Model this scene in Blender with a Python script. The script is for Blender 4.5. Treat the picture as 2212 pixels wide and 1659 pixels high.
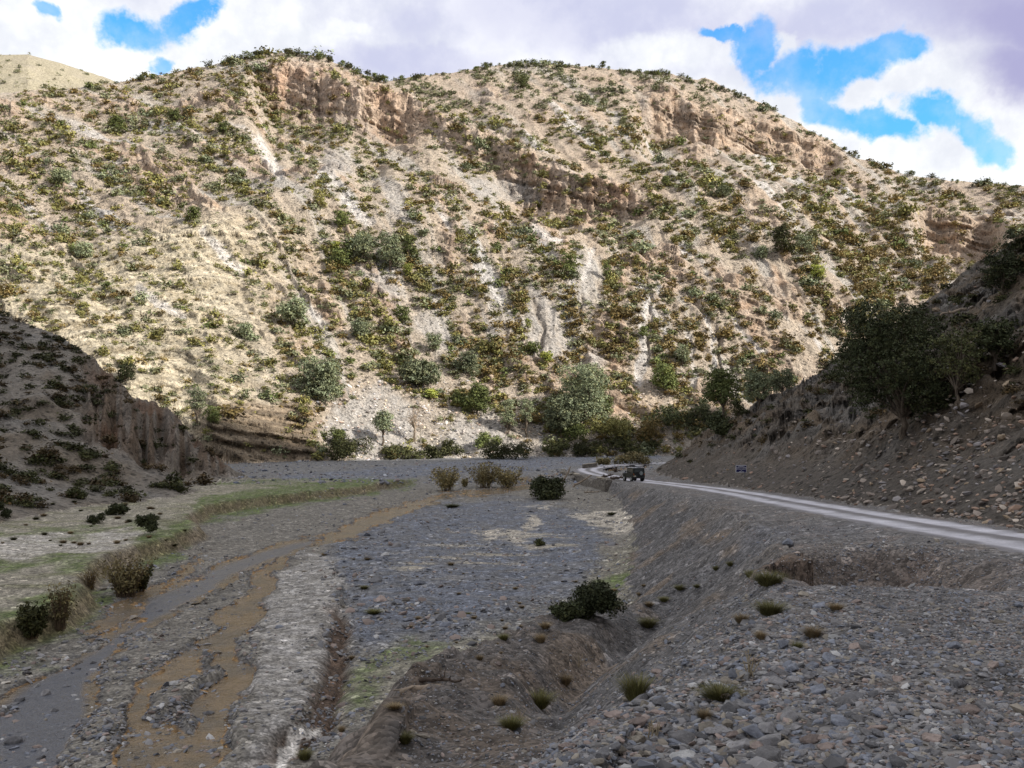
import bpy, math, random, time
import numpy as np
from mathutils import Vector, Matrix, Quaternion
R = math.radians
T0 = time.time()
def tick(s): print('[%6.1fs] %s' % (time.time() - T0, s))
for o in list(bpy.data.objects):
    bpy.data.objects.remove(o)
sc = bpy.context.scene
COL = sc.collection

# ------------------------------------------------------------------ camera
FP, CU, HV = 1996.0, 1106.0, 940.0          # focal length, centre column and horizon row of the picture (2212 x 1659 units)
cam = bpy.data.cameras.new('camera')
cam.sensor_width = 36.0
cam.lens = 36.0 * FP / 2212.0
cam.shift_y = (HV - 829.5) / 2212.0
cam.clip_start, cam.clip_end = 0.1, 8000.0
camo = bpy.data.objects.new('camera', cam)
camo.rotation_euler = (R(90), 0, 0)
COL.objects.link(camo)
sc.camera = camo

# ------------------------------------------------------------------ light and exposure
SUN_EL, SUN_AZ = R(31), math.atan2(.938, -.347)     # azimuth clockwise from +Y
SUND = Vector((math.sin(SUN_AZ) * math.cos(SUN_EL), math.cos(SUN_AZ) * math.cos(SUN_EL), math.sin(SUN_EL)))
sun = bpy.data.lights.new('sun', 'SUN')
sun.energy = 4.5
sun.angle = R(0.6)
sun.color = (1.0, .945, .865)
suno = bpy.data.objects.new('sun', sun)
suno.rotation_euler = SUND.to_track_quat('Z', 'Y').to_euler()
suno.location = (200, -80, 300)
COL.objects.link(suno)
sc.view_settings.view_transform = 'Standard'
sc.view_settings.look = 'None'
sc.view_settings.exposure = 0.60
sc.view_settings.gamma = 1.0
sc.cycles.max_bounces = 5
sc.cycles.diffuse_bounces = 3
sc.cycles.glossy_bounces = 2
sc.cycles.transparent_max_bounces = 8
sc.cycles.caustics_reflective = False
sc.cycles.caustics_refractive = False

world = bpy.data.worlds.new('World')
sc.world = world
world.use_nodes = True
NT = world.node_tree

class NB:
    """small node-tree builder"""
    def __init__(s, nt):
        s.nt = nt
    def node(s, typ, **kw):
        n = s.nt.nodes.new(typ)
        for k, v in kw.items():
            setattr(n, k, v)
        return n
    def put(s, sock, v):
        if isinstance(v, bpy.types.NodeSocket):
            s.nt.links.new(v, sock)
        elif v is not None:
            try:
                sock.default_value = v
            except Exception:
                sock.default_value = (*v, 1.0) if len(v) == 3 else v
    def m(s, op, a, b=None, c=None, clamp=False):
        n = s.node('ShaderNodeMath', operation=op)
        n.use_clamp = clamp
        for i, v in enumerate((a, b, c)):
            if v is not None:
                s.put(n.inputs[i], v)
        return n.outputs[0]
    def ramp(s, x, a, b, lo=0.0, hi=1.0):
        n = s.node('ShaderNodeMapRange', interpolation_type='SMOOTHSTEP')
        s.put(n.inputs[0], x)
        for i, v in enumerate((a, b, lo, hi)):
            s.put(n.inputs[i + 1], v)
        return n.outputs[0]
    def mix(s, f, a, b, blend='MIX'):
        n = s.node('ShaderNodeMix', data_type='RGBA', blend_type=blend)
        s.put(n.inputs[0], f); s.put(n.inputs[6], a); s.put(n.inputs[7], b)
        return n.outputs[2]
    def noise(s, vec, scale, detail=4, rough=.55, dist=0.0, out=0):
        n = s.node('ShaderNodeTexNoise')
        if vec is not None: s.put(n.inputs['Vector'], vec)
        n.inputs['Scale'].default_value = scale
        n.inputs['Detail'].default_value = detail
        n.inputs['Roughness'].default_value = rough
        n.inputs['Distortion'].default_value = dist
        return n.outputs[out]
    def voro(s, vec, scale, feature='F1', out='Distance', rnd=1.0):
        n = s.node('ShaderNodeTexVoronoi', feature=feature)
        if vec is not None: s.put(n.inputs['Vector'], vec)
        n.inputs['Scale'].default_value = scale
        n.inputs['Randomness'].default_value = rnd
        return n.outputs[out]
    def bump(s, h, strength, dist, normal=None):
        n = s.node('ShaderNodeBump')
        s.put(n.inputs['Height'], h)
        n.inputs['Strength'].default_value = strength
        n.inputs['Distance'].default_value = dist
        if normal is not None: s.put(n.inputs['Normal'], normal)
        return n.outputs[0]
    def vscale(s, vec, xyz):
        n = s.node('ShaderNodeMapping')
        s.put(n.inputs[0], vec)
        n.inputs['Scale'].default_value = xyz
        return n.outputs[0]

def build_sky():
    for n in list(NT.nodes): NT.nodes.remove(n)
    b = NB(NT)
    out = b.node('ShaderNodeOutputWorld')
    bg = b.node('ShaderNodeBackground')
    bg.inputs[1].default_value = 0.1
    NT.links.new(bg.outputs[0], out.inputs[0])
    sky = b.node('ShaderNodeTexSky', sky_type='NISHITA')
    sky.sun_disc = False
    sky.sun_elevation = SUN_EL
    sky.sun_rotation = SUN_AZ
    sky.air_density = 1.0
    sky.dust_density = .4
    sky.ozone_density = 2.0
    tc = b.node('ShaderNodeTexCoord')
    D = tc.outputs['Generated']
    sep = b.node('ShaderNodeSeparateXYZ')
    NT.links.new(D, sep.inputs[0])
    x, y, z = sep.outputs
    front = b.ramp(y, .12, .3)
    yy = b.m('MAXIMUM', y, .12)
    U = b.m('DIVIDE', x, yy)          # tangent of the bearing
    V = b.m('DIVIDE', z, yy)          # tangent of the height
    wn = b.noise(D, 9.0, 6, .62, out=1)
    ws = b.node('ShaderNodeSeparateColor'); NT.links.new(wn, ws.inputs[0])
    U = b.m('ADD', U, b.m('MULTIPLY', b.m('SUBTRACT', ws.outputs[0], .5), .13))
    V = b.m('ADD', V, b.m('MULTIPLY', b.m('SUBTRACT', ws.outputs[1], .5), .085))
    def blob(u, v, ru, rv, rot=0.0):
        a, e = (u - CU) / FP, (HV - v) / FP
        ru, rv = ru / FP, rv / FP
        du, dv = b.m('SUBTRACT', U, a), b.m('SUBTRACT', V, e)
        c, s_ = math.cos(R(rot)), math.sin(R(rot))
        p = b.m('ADD', b.m('MULTIPLY', du, c), b.m('MULTIPLY', dv, s_))
        q = b.m('SUBTRACT', b.m('MULTIPLY', dv, c), b.m('MULTIPLY', du, s_))
        d2 = b.m('ADD', b.m('POWER', b.m('DIVIDE', p, ru), 2.0), b.m('POWER', b.m('DIVIDE', q, rv), 2.0))
        return b.m('SUBTRACT', 1.0, b.m('SQRT', d2))
    def union(blobs):
        r = None
        for bl in blobs:
            f = blob(*bl)
            r = f if r is None else b.m('MAXIMUM', r, f)
        return r
    gaps = union([(300, 44, 95, 46, -8), (395, 20, 62, 34, 30), (85, 22, 34, 22, 0), (345, 128, 34, 24, 0),
                  (1625, 100, 46, 60, -30), (1715, 158, 100, 60, -10), (1840, 138, 125, 40, 10), (1935, 118, 65, 30, 10),
                  (1790, 236, 90, 34, -18), (1890, 268, 110, 36, -18), (2000, 250, 75, 40, -10), (2100, 285, 80, 46, -30),
                  (2160, 318, 65, 34, 10), (1560, 70, 45, 14, -10), (2400, 300, 120, 60, 0), (-250, 120, 140, 60, 0)])
    gn = b.m('ADD', b.m('MULTIPLY', b.noise(D, 24.0, 9, .62), .62), b.m('MULTIPLY', b.noise(D, 8.0, 3, .5), .38))
    blue = b.ramp(b.m('ADD', gaps, b.m('MULTIPLY', b.m('SUBTRACT', gn, .5), 3.4)), -.22, .42)
    veil = b.ramp(b.noise(D, 19.0, 8, .6), .36, .68, 1.0, .72)
    blue = b.m('MULTIPLY', b.m('MULTIPLY', blue, front), veil)
    gen = b.ramp(b.noise(D, 2.3, 5, .6), .56, .70)
    blue = b.m('MAXIMUM', blue, b.m('MULTIPLY', gen, b.m('SUBTRACT', 1.0, front)))
    # undersides of the cloud deck
    dark = union([(2260, 60, 420, 190, -18), (2230, 150, 240, 110, -12)])
    dark = b.ramp(b.m('ADD', dark, b.m('MULTIPLY', b.m('SUBTRACT', b.noise(D, 6.0, 4), .5), .5)), -.05, .75)
    grey = union([(1250, 40, 640, 150, -4), (900, 130, 300, 60, 0), (1800, 50, 500, 75, 0), (1250, -200, 2500, 230, 0)])
    grey = b.ramp(b.m('ADD', grey, b.m('MULTIPLY', b.m('SUBTRACT', b.noise(D, 9.0, 5), .5), 1.1)), -.15, .7)
    white = union([(1450, 110, 210, 60, 0), (600, 90, 170, 45, 0), (760, 50, 60, 26, 0), (160, 90, 180, 80, 0), (1680, 90, 60, 30, 0)])
    white = b.ramp(b.m('ADD', white, b.m('MULTIPLY', b.m('SUBTRACT', b.noise(D, 14.0, 5), .5), .9)), .0, .5)
    grey = b.m('MULTIPLY', grey, b.m('SUBTRACT', 1.0, b.m('MULTIPLY', white, .85)))
    bil = b.ramp(b.m('ADD', b.m('MULTIPLY', b.noise(D, 7.0, 8, .6), .65), b.m('MULTIPLY', b.noise(D, 24.0, 6, .6), .35)), .40, .60)
    cl = b.mix(bil, (5.6, 5.8, 6.3), (7.3, 7.4, 7.5))
    cl = b.mix(grey, cl, b.mix(bil, (4.2, 4.35, 5.7), (5.2, 5.3, 6.3)))
    cl = b.mix(front, b.mix(b.ramp(b.noise(D, 3.0, 5), .4, .65), (4.5, 4.4, 4.6), (6.6, 6.5, 6.6)), cl)
    cl = b.mix(b.m('MULTIPLY', dark, front), cl, (3.0, 2.95, 4.6))
    skyc = b.mix(1.0, sky.outputs[0], (.60, 1.5, 1.95), 'MULTIPLY')
    col = b.mix(blue, cl, skyc)
    # below the horizon: dull ground light
    col = b.mix(b.ramp(z, -.12, .0), (1.2, 1.1, 1.0), col)
    NT.links.new(col, bg.inputs[0])
build_sky()

# ------------------------------------------------------------------ noise
_G = np.array([(math.cos(i * math.pi / 8), math.sin(i * math.pi / 8)) for i in range(16)], np.float32)
def _hash(ix, iy, seed):
    h = ix.astype(np.uint32) * np.uint32(374761393) + iy.astype(np.uint32) * np.uint32(668265263) + np.uint32((seed * 974711 + 12345) & 0xffffffff)
    h = (h ^ (h >> np.uint32(13))) * np.uint32(1274126177)
    return h ^ (h >> np.uint32(16))
def pn(x, y, seed=0):
    """gradient noise, about -1..1"""
    x = np.asarray(x, np.float32); y = np.asarray(y, np.float32)
    xf, yf = np.floor(x), np.floor(y)
    ix, iy = xf.astype(np.int32), yf.astype(np.int32)
    fx, fy = x - xf, y - yf
    u = fx * fx * fx * (fx * (fx * 6 - 15) + 10)
    v = fy * fy * fy * (fy * (fy * 6 - 15) + 10)
    def g(dx, dy):
        k = (_hash(ix + dx, iy + dy, seed) & np.uint32(15)).astype(np.intp)
        gr = _G[k]
        return gr[..., 0] * (fx - dx) + gr[..., 1] * (fy - dy)
    a, b_, c, d = g(0, 0), g(1, 0), g(0, 1), g(1, 1)
    return 1.5 * ((a + u * (b_ - a)) * (1 - v) + (c + u * (d - c)) * v)
def fbm(x, y, seed=0, oct=4, gain=.5, lac=2.03):
    s, am = 0, 1.0
    for i in range(oct):
        s = s + am * pn(np.asarray(x) * lac ** i + 17.3 * i, np.asarray(y) * lac ** i - 9.1 * i, seed + i)
        am *= gain
    return s
def ridged(x, y, seed=0):
    return 1 - np.abs(pn(x, y, seed)) * 1.6
def ss(x, a, b):
    t = np.clip((x - a) / (b - a), 0, 1)
    return t * t * (3 - 2 * t)
def smax(a, b, k):
    h = np.clip(.5 + .5 * (a - b) / k, 0, 1)
    return b + (a - b) * h + k * h * (1 - h)
def smin(a, b, k):
    return -smax(-a, -b, k)
def tan_a(u): return (np.asarray(u, float) - CU) / FP
def tan_e(v): return (HV - np.asarray(v, float)) / FP

# ------------------------------------------------------------------ the lie of the land: H(x, y), eye of the photographer at the origin
def zbed(y): return -9.3 + .0145 * np.clip(y, -80, 300)
CREST_Y = np.array([-60, 0, 5, 7.2, 11.5, 16, 21, 27, 35, 45, 60, 85, 110, 128, 140, 152, 166, 180, 190, 207, 225, 245, 300.])
CREST_X = np.array([-8, -1.2, .45, 1.05, 2.75, 4.3, 6.1, 8.6, 10.4, 11.8, 13.1, 14.6, 14.2, 13.0, 11.5, 9.5, 9.0, 12, 16, 26, 40, 58, 110.])
CREST_Z = np.array([-1.4, -1.6, -1.8, -2.15, -2.62, -2.9, -3.2, -3.4, -3.65, -3.95, -4.4, -5.1, -5.8, -6.2, -6.35, -6.4, -6.35, -6.25, -6.2, -6.0, -5.9, -5.8, -5.0])
ROAD = np.array([(15.6, -30), (15.8, 0), (16.1, 20), (16.3, 30), (16.6, 42), (17.5, 58), (18.6, 75), (19.0, 92), (18.6, 110), (17.6, 126), (15.9, 140), (14.3, 152), (13.6, 163),
                 (14.6, 174), (18.5, 184), (25, 193), (33, 201), (44, 211), (58, 224), (75, 240.)])
def catmull(P, n=12):
    P = np.asarray(P, float)
    Q = np.vstack([2 * P[0] - P[1], P, 2 * P[-1] - P[-2]])
    out = []
    for i in range(1, len(Q) - 2):
        for t in np.linspace(0, 1, n, endpoint=False):
            a, b_, c, d = Q[i - 1], Q[i], Q[i + 1], Q[i + 2]
            out.append(.5 * (2 * b_ + (c - a) * t + (2 * a - 5 * b_ + 4 * c - d) * t * t + (3 * b_ - a - 3 * c + d) * t ** 3))
    out.append(P[-1])
    return np.array(out)
ROADS = catmull(ROAD, 8)
def zroad(y): return np.interp(y, [-30, 0, 30, 124, 150, 175, 207, 240], [-2.4, -2.6, -3.4, -6.2, -6.45, -6.25, -6.0, -5.6])
def road_dist(x, y):
    """signed lateral distance to the road's centre line (positive on the river side)"""
    shp = np.shape(x)
    x = np.ravel(x).astype(np.float32); y = np.ravel(y).astype(np.float32)
    d = np.full(x.shape, 99., np.float32)
    msk = (x > 4) & (x < 85) & (y < 250) & (y > -40)
    xi, yi = x[msk], y[msk]
    best = np.full(xi.shape, 99., np.float32)
    for p, q in zip(ROADS[:-1], ROADS[1:]):
        e = q - p; L = math.hypot(*e)
        t = np.clip(((xi - p[0]) * e[0] + (yi - p[1]) * e[1]) / (L * L), 0, 1)
        dx, dy = xi - p[0] - t * e[0], yi - p[1] - t * e[1]
        dd = np.hypot(dx, dy) * np.where(dx * e[1] - dy * e[0] > 0, -1, 1)
        best = np.where(np.abs(dd) < np.abs(best), dd, best)
    d[msk] = best
    return d.reshape(shp)
FOOT_Y = np.array([-60, 0, 36, 48, 60, 72, 90, 124, 150, 164, 172, 182, 195, 210, 230, 300.])
FOOT_X = np.array([21, 20.5, 20.4, 20.8, 21.6, 22.3, 23.4, 24.6, 24.4, 25.2, 28, 34, 44, 60, 84, 180.])
CAP_Y = np.array([-80, 40, 60, 80, 90, 110, 130, 150, 165, 176, 190, 230])
CAP_Z = np.array([80, 40, 28, 20.5, 17.5, 13.2, 7.6, 3.4, .6, -4.0, -9, -20.])
# bank edge of the left-hand terrace
LB_Y = np.array([-60, 10, 26, 35, 40, 45, 52, 60, 69, 76, 81, 90, 97, 104, 112, 122, 134, 150])
LB_X = np.array([-34, -26, -21, -19.6, -19.6, -20.2, -23.6, -24.4, -23.9, -25, -28.0, -29.5, -28.3, -26, -22.6, -18.4, -15, -14])
M1U = [-1500, -700, 0, 120, 240, 330, 450, 520, 560, 620, 700, 760, 920, 1050, 1150, 1250, 1400, 1500, 1620, 1750, 1830, 1920, 2100, 2400, 3600]
M1V = [260, 215, 200, 193, 178, 163, 140, 128, 118, 114, 124, 145, 215, 280, 318, 366, 416, 446, 478, 560, 660, 780, 900, 960, 1000]
M1Y = [400, 430, 480, 490, 500, 508, 515, 518, 520, 520, 512, 505, 470, 448, 435, 420, 402, 390, 372, 350, 335, 322, 310, 300, 300]
M1FU = [-1500, -700, 0, 300, 480, 690, 900, 1100, 1300, 1450, 1600, 1830, 2100, 3600]
M1FY = [150, 165, 192, 196, 203, 219, 232, 240, 247, 252, 258, 268, 280, 290]
M2U = [-1500, 700, 850, 920, 980, 1050, 1150, 1300, 1450, 1560, 1650, 1720, 1780, 1850, 1950, 2050, 2212, 2500, 3600]
M2V = [400, 220, 172, 162, 156, 142, 136, 144, 160, 190, 224, 260, 294, 338, 374, 390, 404, 400, 420]
M2Y = [600, 690, 700, 710, 720, 730, 740, 745, 740, 725, 712, 695, 680, 665, 650, 640, 620, 600, 560]
ML = dict(U=[-1500, -600, 0, 60, 130, 200, 250, 300, 380, 420, 470, 510, 560, 640],
          V=[600, 640, 676, 696, 726, 772, 818, 856, 896, 950, 996, 1016, 1050, 1100],
          Y=[200, 195, 188, 184, 178, 172, 168, 166, 163, 161, 158, 157, 156, 156],
          FY=[50, 60, 74, 78, 82, 86, 89, 92, 98, 104, 110, 118, 124, 130])

def comps(x, y):
    """heights of: ground, left hill, right hill, front mountain, back mountain, far hill"""
    x = np.asarray(x, np.float32); y = np.asarray(y, np.float32)
    ys = np.maximum(y, 12.0)
    a = np.clip(x / ys, -2.5, 2.5)
    u = CU + FP * a
    zb = zbed(y)
    fine = fbm(x / 3.1, y / 3.1, 50, 3) * .10
    # --- river bed, bars and the left terrace
    n1 = fbm(x / 9, y / 14, 3, 3)
    g = zb + .16 * n1 + fine
    lb = np.interp(y, LB_Y, LB_X) + .8 * pn(y / 5, y * 0, 5) + .4 * pn(y / 1.7, y * 0, 6)
    dl = lb - x
    g = g + np.where(y < 170, (1.05 * ss(dl, -.1, .9) + .012 * np.clip(dl, 0, 60)) * (1 - ss(y, 128, 150)), 0)
    # bank island with the riverside bushes
    bx, by = x + 4, y - 146
    g = g + .8 * ss(-(by + .10 * bx + 1.2 * pn(x / 3, y / 3, 8)), -4.5, -3.6) * ss(by, -20, -4) * ss(x, -16, -12) * (1 - ss(x, 8, 12)) * ss(by + 6, 0, 5)
    # eroded ditch beside the pale silt
    dx = x - np.interp(y, [24, 25.5, 27.8, 30.5, 35, 43.3, 49, 60, 65.4, 70], [-6.6, -6.3, -5.8, -5.8, -6.4, -7.9, -8.9, -11.6, -13.6, -15.5]) + .25 * pn(x * 0, y / 1.1, 7) + .35 * pn(x * 0, y / 3.3, 9)
    ditch = np.exp(-((dx + .25) / .42) ** 2) * ss(y, 24, 27) * (1 - ss(y, 42, 47))
    g = g - .50 * ditch + .34 * ss(-dx, -.02, .22) * ss(y, 24, 28) * (1 - ss(y, 60, 68)) * ss(x, -16, -9)
    # --- embankment, shoulder, road shelf
    cx = np.interp(y, CREST_Y, CREST_X); cz = np.interp(y, CREST_Y, CREST_Z)
    slo = np.gradient(CREST_X, CREST_Y); k = np.interp(y, CREST_Y, slo)
    dc = (cx - x) / np.sqrt(1 + k * k) + .45 * fbm(x / 2.6, y / 2.6, 21, 3) * ss(y, 3, 12) + .5 * pn(x / 7, y / 7, 22) * ss(y, 8, 20)
    t = np.maximum(dc, 0)
    gul = (ridged(x / 4.2, y / 2.4, 23) - .5) * .35
    emb = cz - (.70 + 1.5 * ss(y, 114, 121) * (1 - ss(y, 157, 163))) * np.maximum(t - .35, 0) - .2 * np.minimum(t, .7) - gul * ss(t, .5, 3)
    zr = zroad(y)
    rd = road_dist(x, y)
    inn = np.clip(-dc / np.maximum(1.0, np.abs(16 - cx)), 0, 1)
    shelf = cz + (zr - cz) * ss(inn, 0, .9) + (.16 * fbm(x / 3.3, y / 3.3, 31, 3) + .045 * fbm(x / .8, y / .8, 34, 3)) * ss(np.abs(rd), 2.2, 4.5)
    shelf = shelf + .34 * np.exp(-((x - 3.6) / 3.0) ** 2 - ((y - 10) / 5.5) ** 2) * (1 - ss(dc, -.3, .6)) - .10
    # scooped pit
    px, py = (x - 8.9) / 3.2, (y - 24.0) / 3.6
    pr = np.hypot(px, np.where(py < 0, py * .62, py * 1.15)) + .16 * pn(x / 1.6, y / 1.6, 41)
    shelf = shelf - 1.7 * (1 - ss(pr, .30, 1.0)) + .24 * np.exp(-((pr - 1.15) / .22) ** 2) * ss(py, -.6, .2)
    emb = np.where(dc > 0, emb, shelf)
    # washed-out spur below the shoulder
    sx = np.interp(y, [8, 12.5, 22.6, 31, 37, 42], [-2.4, -1.55, -1.6, 1.4, 4.0, 6.0])
    sz = np.interp(y, [8, 12.5, 22.6, 31, 37, 42], [-3.6, -4.15, -5.55, -6.15, -6.6, -8.6])
    sd = x - sx
    er = (ridged(x / 1.1, y / 2.6, 44) - .5) * .30
    spur = sz - np.where(sd < 0, 1.1 * np.maximum(-sd - .5, 0) + er, .16 * sd) + .24 * fbm(x / 1.6, y / 1.6, 45, 3)
    spur = np.where((y > 7) & (y < 46) & (sd < 4.4), spur, -50) - 6 * ss(y, 36, 45) - 3.5 * ss(sd, 1.4, 4.4)
    emb = smax(emb, spur, 1.1)
    g = smax(g, emb, .5)
    onroad = 1 - ss(np.abs(rd), 2.3, 3.6)
    rut = -.05 * np.exp(-((np.abs(rd) - 1.0) / .45) ** 2)
    g = g * (1 - onroad) + (zr + rut) * onroad
    # --- left hill
    lr = np.interp(u, ML['U'], ML['Y']); lz = lr * tan_e(np.interp(u, ML['U'], ML['V']))
    lf = np.interp(u, ML['U'], ML['FY'])
    s = (y - lf) / (lr - lf)
    zf = zbed(lf) + .9
    L = np.where(s < 1, zf + (lz - zf) * (.72 * np.maximum(s, 0) + .28 * np.maximum(s, 0) ** 2.2) - .35 * np.maximum(lf - y, 0), lz - .8 * (y - lr))
    crag = ss(u, 150, 230) * (1 - ss(u, 460, 520)) * ss(s, .18, .5)
    L = L + (fbm(x / 14, y / 14, 61, 4) * 2.2 + fbm(x / 3.2, y / 5, 65, 3) * .45) * ss(s, -.05, .4) * (1 - .75 * np.exp(-((s - 1) / .12) ** 2))
    L = L + crag * ((ridged(a * 62, s * 1.3, 66) - .5) * 2.6 + (ridged(a * 150, s * 2.5, 67) - .5) * .9) * (1 - .6 * np.exp(-((s - 1) / .1) ** 2))
    L = np.where((y > 8) & (u < 700), L, -60)
    # --- right hill and the high slope above it (outside the picture) that shades the valley
    fx = np.interp(y, FOOT_Y, FOOT_X); fk = np.interp(y, FOOT_Y, np.gradient(FOOT_X, FOOT_Y))
    tr = (x - fx) / np.sqrt(1 + fk * fk) + .7 * fbm(x / 5, y / 5, 71, 3)
    base = zr + .05 + np.where(tr < 0, tr * .5, .62 * np.minimum(tr, 4.5) + .94 * np.maximum(tr - 4.5, 0))
    strat = (.55 * (y / 7.0) + .9 * (base / 2.4) - x * .04)
    rock = ss(tr, 2.5, 9)
    led = strat + 1.1 * fbm(x / 9, y / 9, 72, 3)
    base = base + rock * (1.9 * fbm(x / 7, y / 9, 73, 4) + .9 * (ridged(led, x / 11, 74) - .4) + .4 * fbm(x / 1.7, y / 1.7, 75, 3) + .8 * (ridged(strat * 2.3, y / 9, 77) - .5))
    cap = np.interp(y, CAP_Y, CAP_Z) + .62 * np.maximum(x - 45, 0) + 1.1 * fbm(x / 6, y / 6, 76, 3)
    Rt = smin(base, cap, 2.0)
    h = x * .347 + y * .938; dd = x * .938 - y * .347
    wv = np.interp(h, [-400, -50, 0, 75, 112, 145, 158, 172, 188, 197, 206, 230, 246, 262, 275, 290, 310, 350, 500], [20, 40, 48, 82, 112, 128, 110, 88, 74, 60, 53, 45, 41, 36, 32, 24, 8, -40, -200])
    east = wv + math.tan(SUN_EL) * 330 + 3.0 * pn(h / 14, h * 0, 78) - np.where(dd < 330, 1.02, .7) * np.abs(dd - 330)
    Rt = np.minimum(Rt, east + 260 * (1 - ss(x, 90, 170)))
    Rt = np.maximum(Rt, np.where(x > 40, east, -90))
    # --- front mountain
    r1 = np.interp(u, M1U, M1Y); z1 = r1 * tan_e(np.interp(u, M1U, M1V))
    f1 = np.interp(u, M1FU, M1FY)
    s = (y - f1) / (r1 - f1)
    zf = zbed(f1) - .6
    sl = np.interp(a, [-.7, -.3, -.12, .05, .4], [.50, .46, .22, .09, .15])
    ap = a + sl * (s - .3)
    sw = s + .035 * fbm(a * 22, s * 2, 81, 3) + .012 * ridged(a * 60, s * 2, 82) + .872 - np.interp(u, [600, 770, 880, 1400], [.868, .874, .945, .955])
    cw = ss(u, 520, 600) * (1 - ss(u, 1320, 1480)) * (.72 + .5 * pn(a * 13, a * 0 + 3.3, 83))
    cliff = cw * (ss(sw, .45, .84) - ss(sw, .85, .895))
    low = ss(u, 390, 470) * (1 - ss(u, 660, 715))
    P = s - .125 * cliff + low * .020 * (ss(s, .0, .03) * (1 - ss(s, .04, .2)))
    M1 = np.where(s < 1, zf + (z1 - zf) * np.maximum(P, 0) - .4 * np.maximum(f1 - y, 0), z1 - .45 * (y - r1))
    env = ss(s, .02, .25) * (1 - .85 * ss(s, .86, 1.0) * (1 - ss(s, 1.0, 1.02)))
    gu = ridged(ap * 22 + 1.1 * pn(ap * 12, s * 3, 84) + .5 * pn(ap * 40, s * 9, 80), s * 2.2, 85)
    gu2 = ridged(ap * 70 + 1.0 * pn(ap * 30, s * 7, 86), s * 5, 87)
    pale = (1 - ss(u, 420, 760)) * (1 - ss(s, .30, .42))
    M1 = M1 + env * (fbm(x / 75, y / 75, 88, 3) * 7 + 2.3 * (gu - .5) + .8 * (gu2 - .5)) + ss(s, -.02, .1) * (fbm(x / 9, y / 9, 89, 4) * .5 + .5 * (1 - pale) * ss(fbm(x / 7, y / 7, 78, 4), .25, .55))
    M1 = M1 + (2.2 * pn(x / 7, y / 30, 80) + 1.0 * pn(x / 2.5, y / 9, 79)) * np.exp(-((s - .01) / .02) ** 2)
    tilt = np.interp(x, [-300, -80, 60, 200], [0.95 * 300, .7 * 80, -.42 * 60, -.42 * 200]) * -1.0
    q = M1 + tilt * 1.0 + 3.5 * fbm(x / 60, y / 60, 90, 2)
    om = ss(fbm(ap * 16, s * 4.2, 91, 4), .0, .45) * ss(s, .03, .1) * (1 - ss(s, .93, 1.0))
    om = np.maximum(om, np.clip(cw, 0, 1) * np.exp(-((sw - .87) / .05) ** 2))
    om = np.maximum(om, .7 * pale)
    lowm = low * (1 - ss(s, .034, .055)); om = np.maximum(om, lowm)
    def saw(q, p, seed):
        w = q / p + .35 * pn(x / 11, y / 11, seed)
        fr = w - np.floor(w)
        return p * (ss(fr, .0, .22) - fr) * (.6 + .8 * pn(np.floor(w) * 7.3, x / 25, seed + 1))
    M1 = M1 + om * (1 - .8 * pale) * (saw(q, 8.5, 92) * .40 + saw(q, 3.1, 94) * .5 + .25 * (ridged(a * 95, s * 5, 96) - .5))
    # buttresses along the cliff band
    M1 = M1 + np.clip(cw, 0, 1) * np.exp(-((sw - .868) / .035) ** 2) * (7.5 * (ridged(a * 42 + .4 * pn(a * 90, s * 9, 79), s * 2, 97) - .5) + 3.2 * (ridged(a * 120, s * 5, 98) - .5)) * (1 - ss(s, .965, 1.0))
    # gully in the middle of the picture and one at the right
    # --- back mountain
    r2 = np.interp(u, M2U, M2Y); z2 = r2 * tan_e(np.interp(u, M2U, M2V))
    s2 = (y - 300) / (r2 - 300)
    c2 = ss(u, 1360, 1420) * (1 - ss(u, 1780, 1830)); cc = np.interp(u, [1360, 1500, 1600, 1700, 1800], [.80, .79, .83, .88, .93])
    sw2 = s2 + .02 * fbm(a * 25, s2 * 2, 101, 3)
    c3 = ss(u, 1960, 2010) * (1 - ss(u, 2130, 2180))
    P2 = s2 - .085 * c2 * (ss(sw2, cc - .4, cc) - ss(sw2, cc, cc + .03)) - .14 * c3 * (ss(sw2, .3, .60) - ss(sw2, .60, .67))
    M2 = np.where(s2 < 1, 12 + (z2 - 12) * P2 - .6 * np.maximum(330 - y, 0), z2 - .45 * (y - r2))
    e2 = (1 - .9 * ss(s2, .85, 1.0) * (1 - ss(s2, 1.0, 1.02)))
    ap2 = a + .28 * s2
    M2 = M2 + e2 * (fbm(x / 90, y / 90, 102, 3) * 9 + 5.5 * (ridged(ap2 * 17, s2 * 2.0, 103) - .5) + 1.8 * (ridged(ap2 * 50, s2 * 5, 104) - .5)) + fbm(x / 10, y / 10, 105, 4) * .9
    o2 = np.maximum(c2 * np.exp(-((sw2 - cc - .015) / .05) ** 2), c3 * np.exp(-((sw2 - .63) / .07) ** 2))
    o2 = np.maximum(o2, .5 * ss(fbm(a * 18, s2 * 6, 106, 3), .1, .6) * (1 - ss(s2, .9, 1)))
    M2 = M2 + o2 * (saw(M2 + .35 * x, 8, 107) * .5 + 2.6 * (ridged(a * 55, s2 * 3, 109) - .5) + 1.0 * (ridged(a * 140, s2 * 6, 111) - .5))
    # --- far bare hill at the left
    z3 = 1150 * tan_e(np.interp(u, [-1500, -400, 0, 60, 130, 200, 245, 330, 500, 900], [60, 90, 118, 116, 134, 158, 172, 215, 300, 500]))
    M3 = np.where(y < 1150, z3 - .55 * (1150 - y), z3 - .4 * (y - 1150)) + fbm(x / 60, y / 60, 112, 4) * 6 * (1 - np.exp(-((y - 1150) / 80) ** 2))
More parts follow.
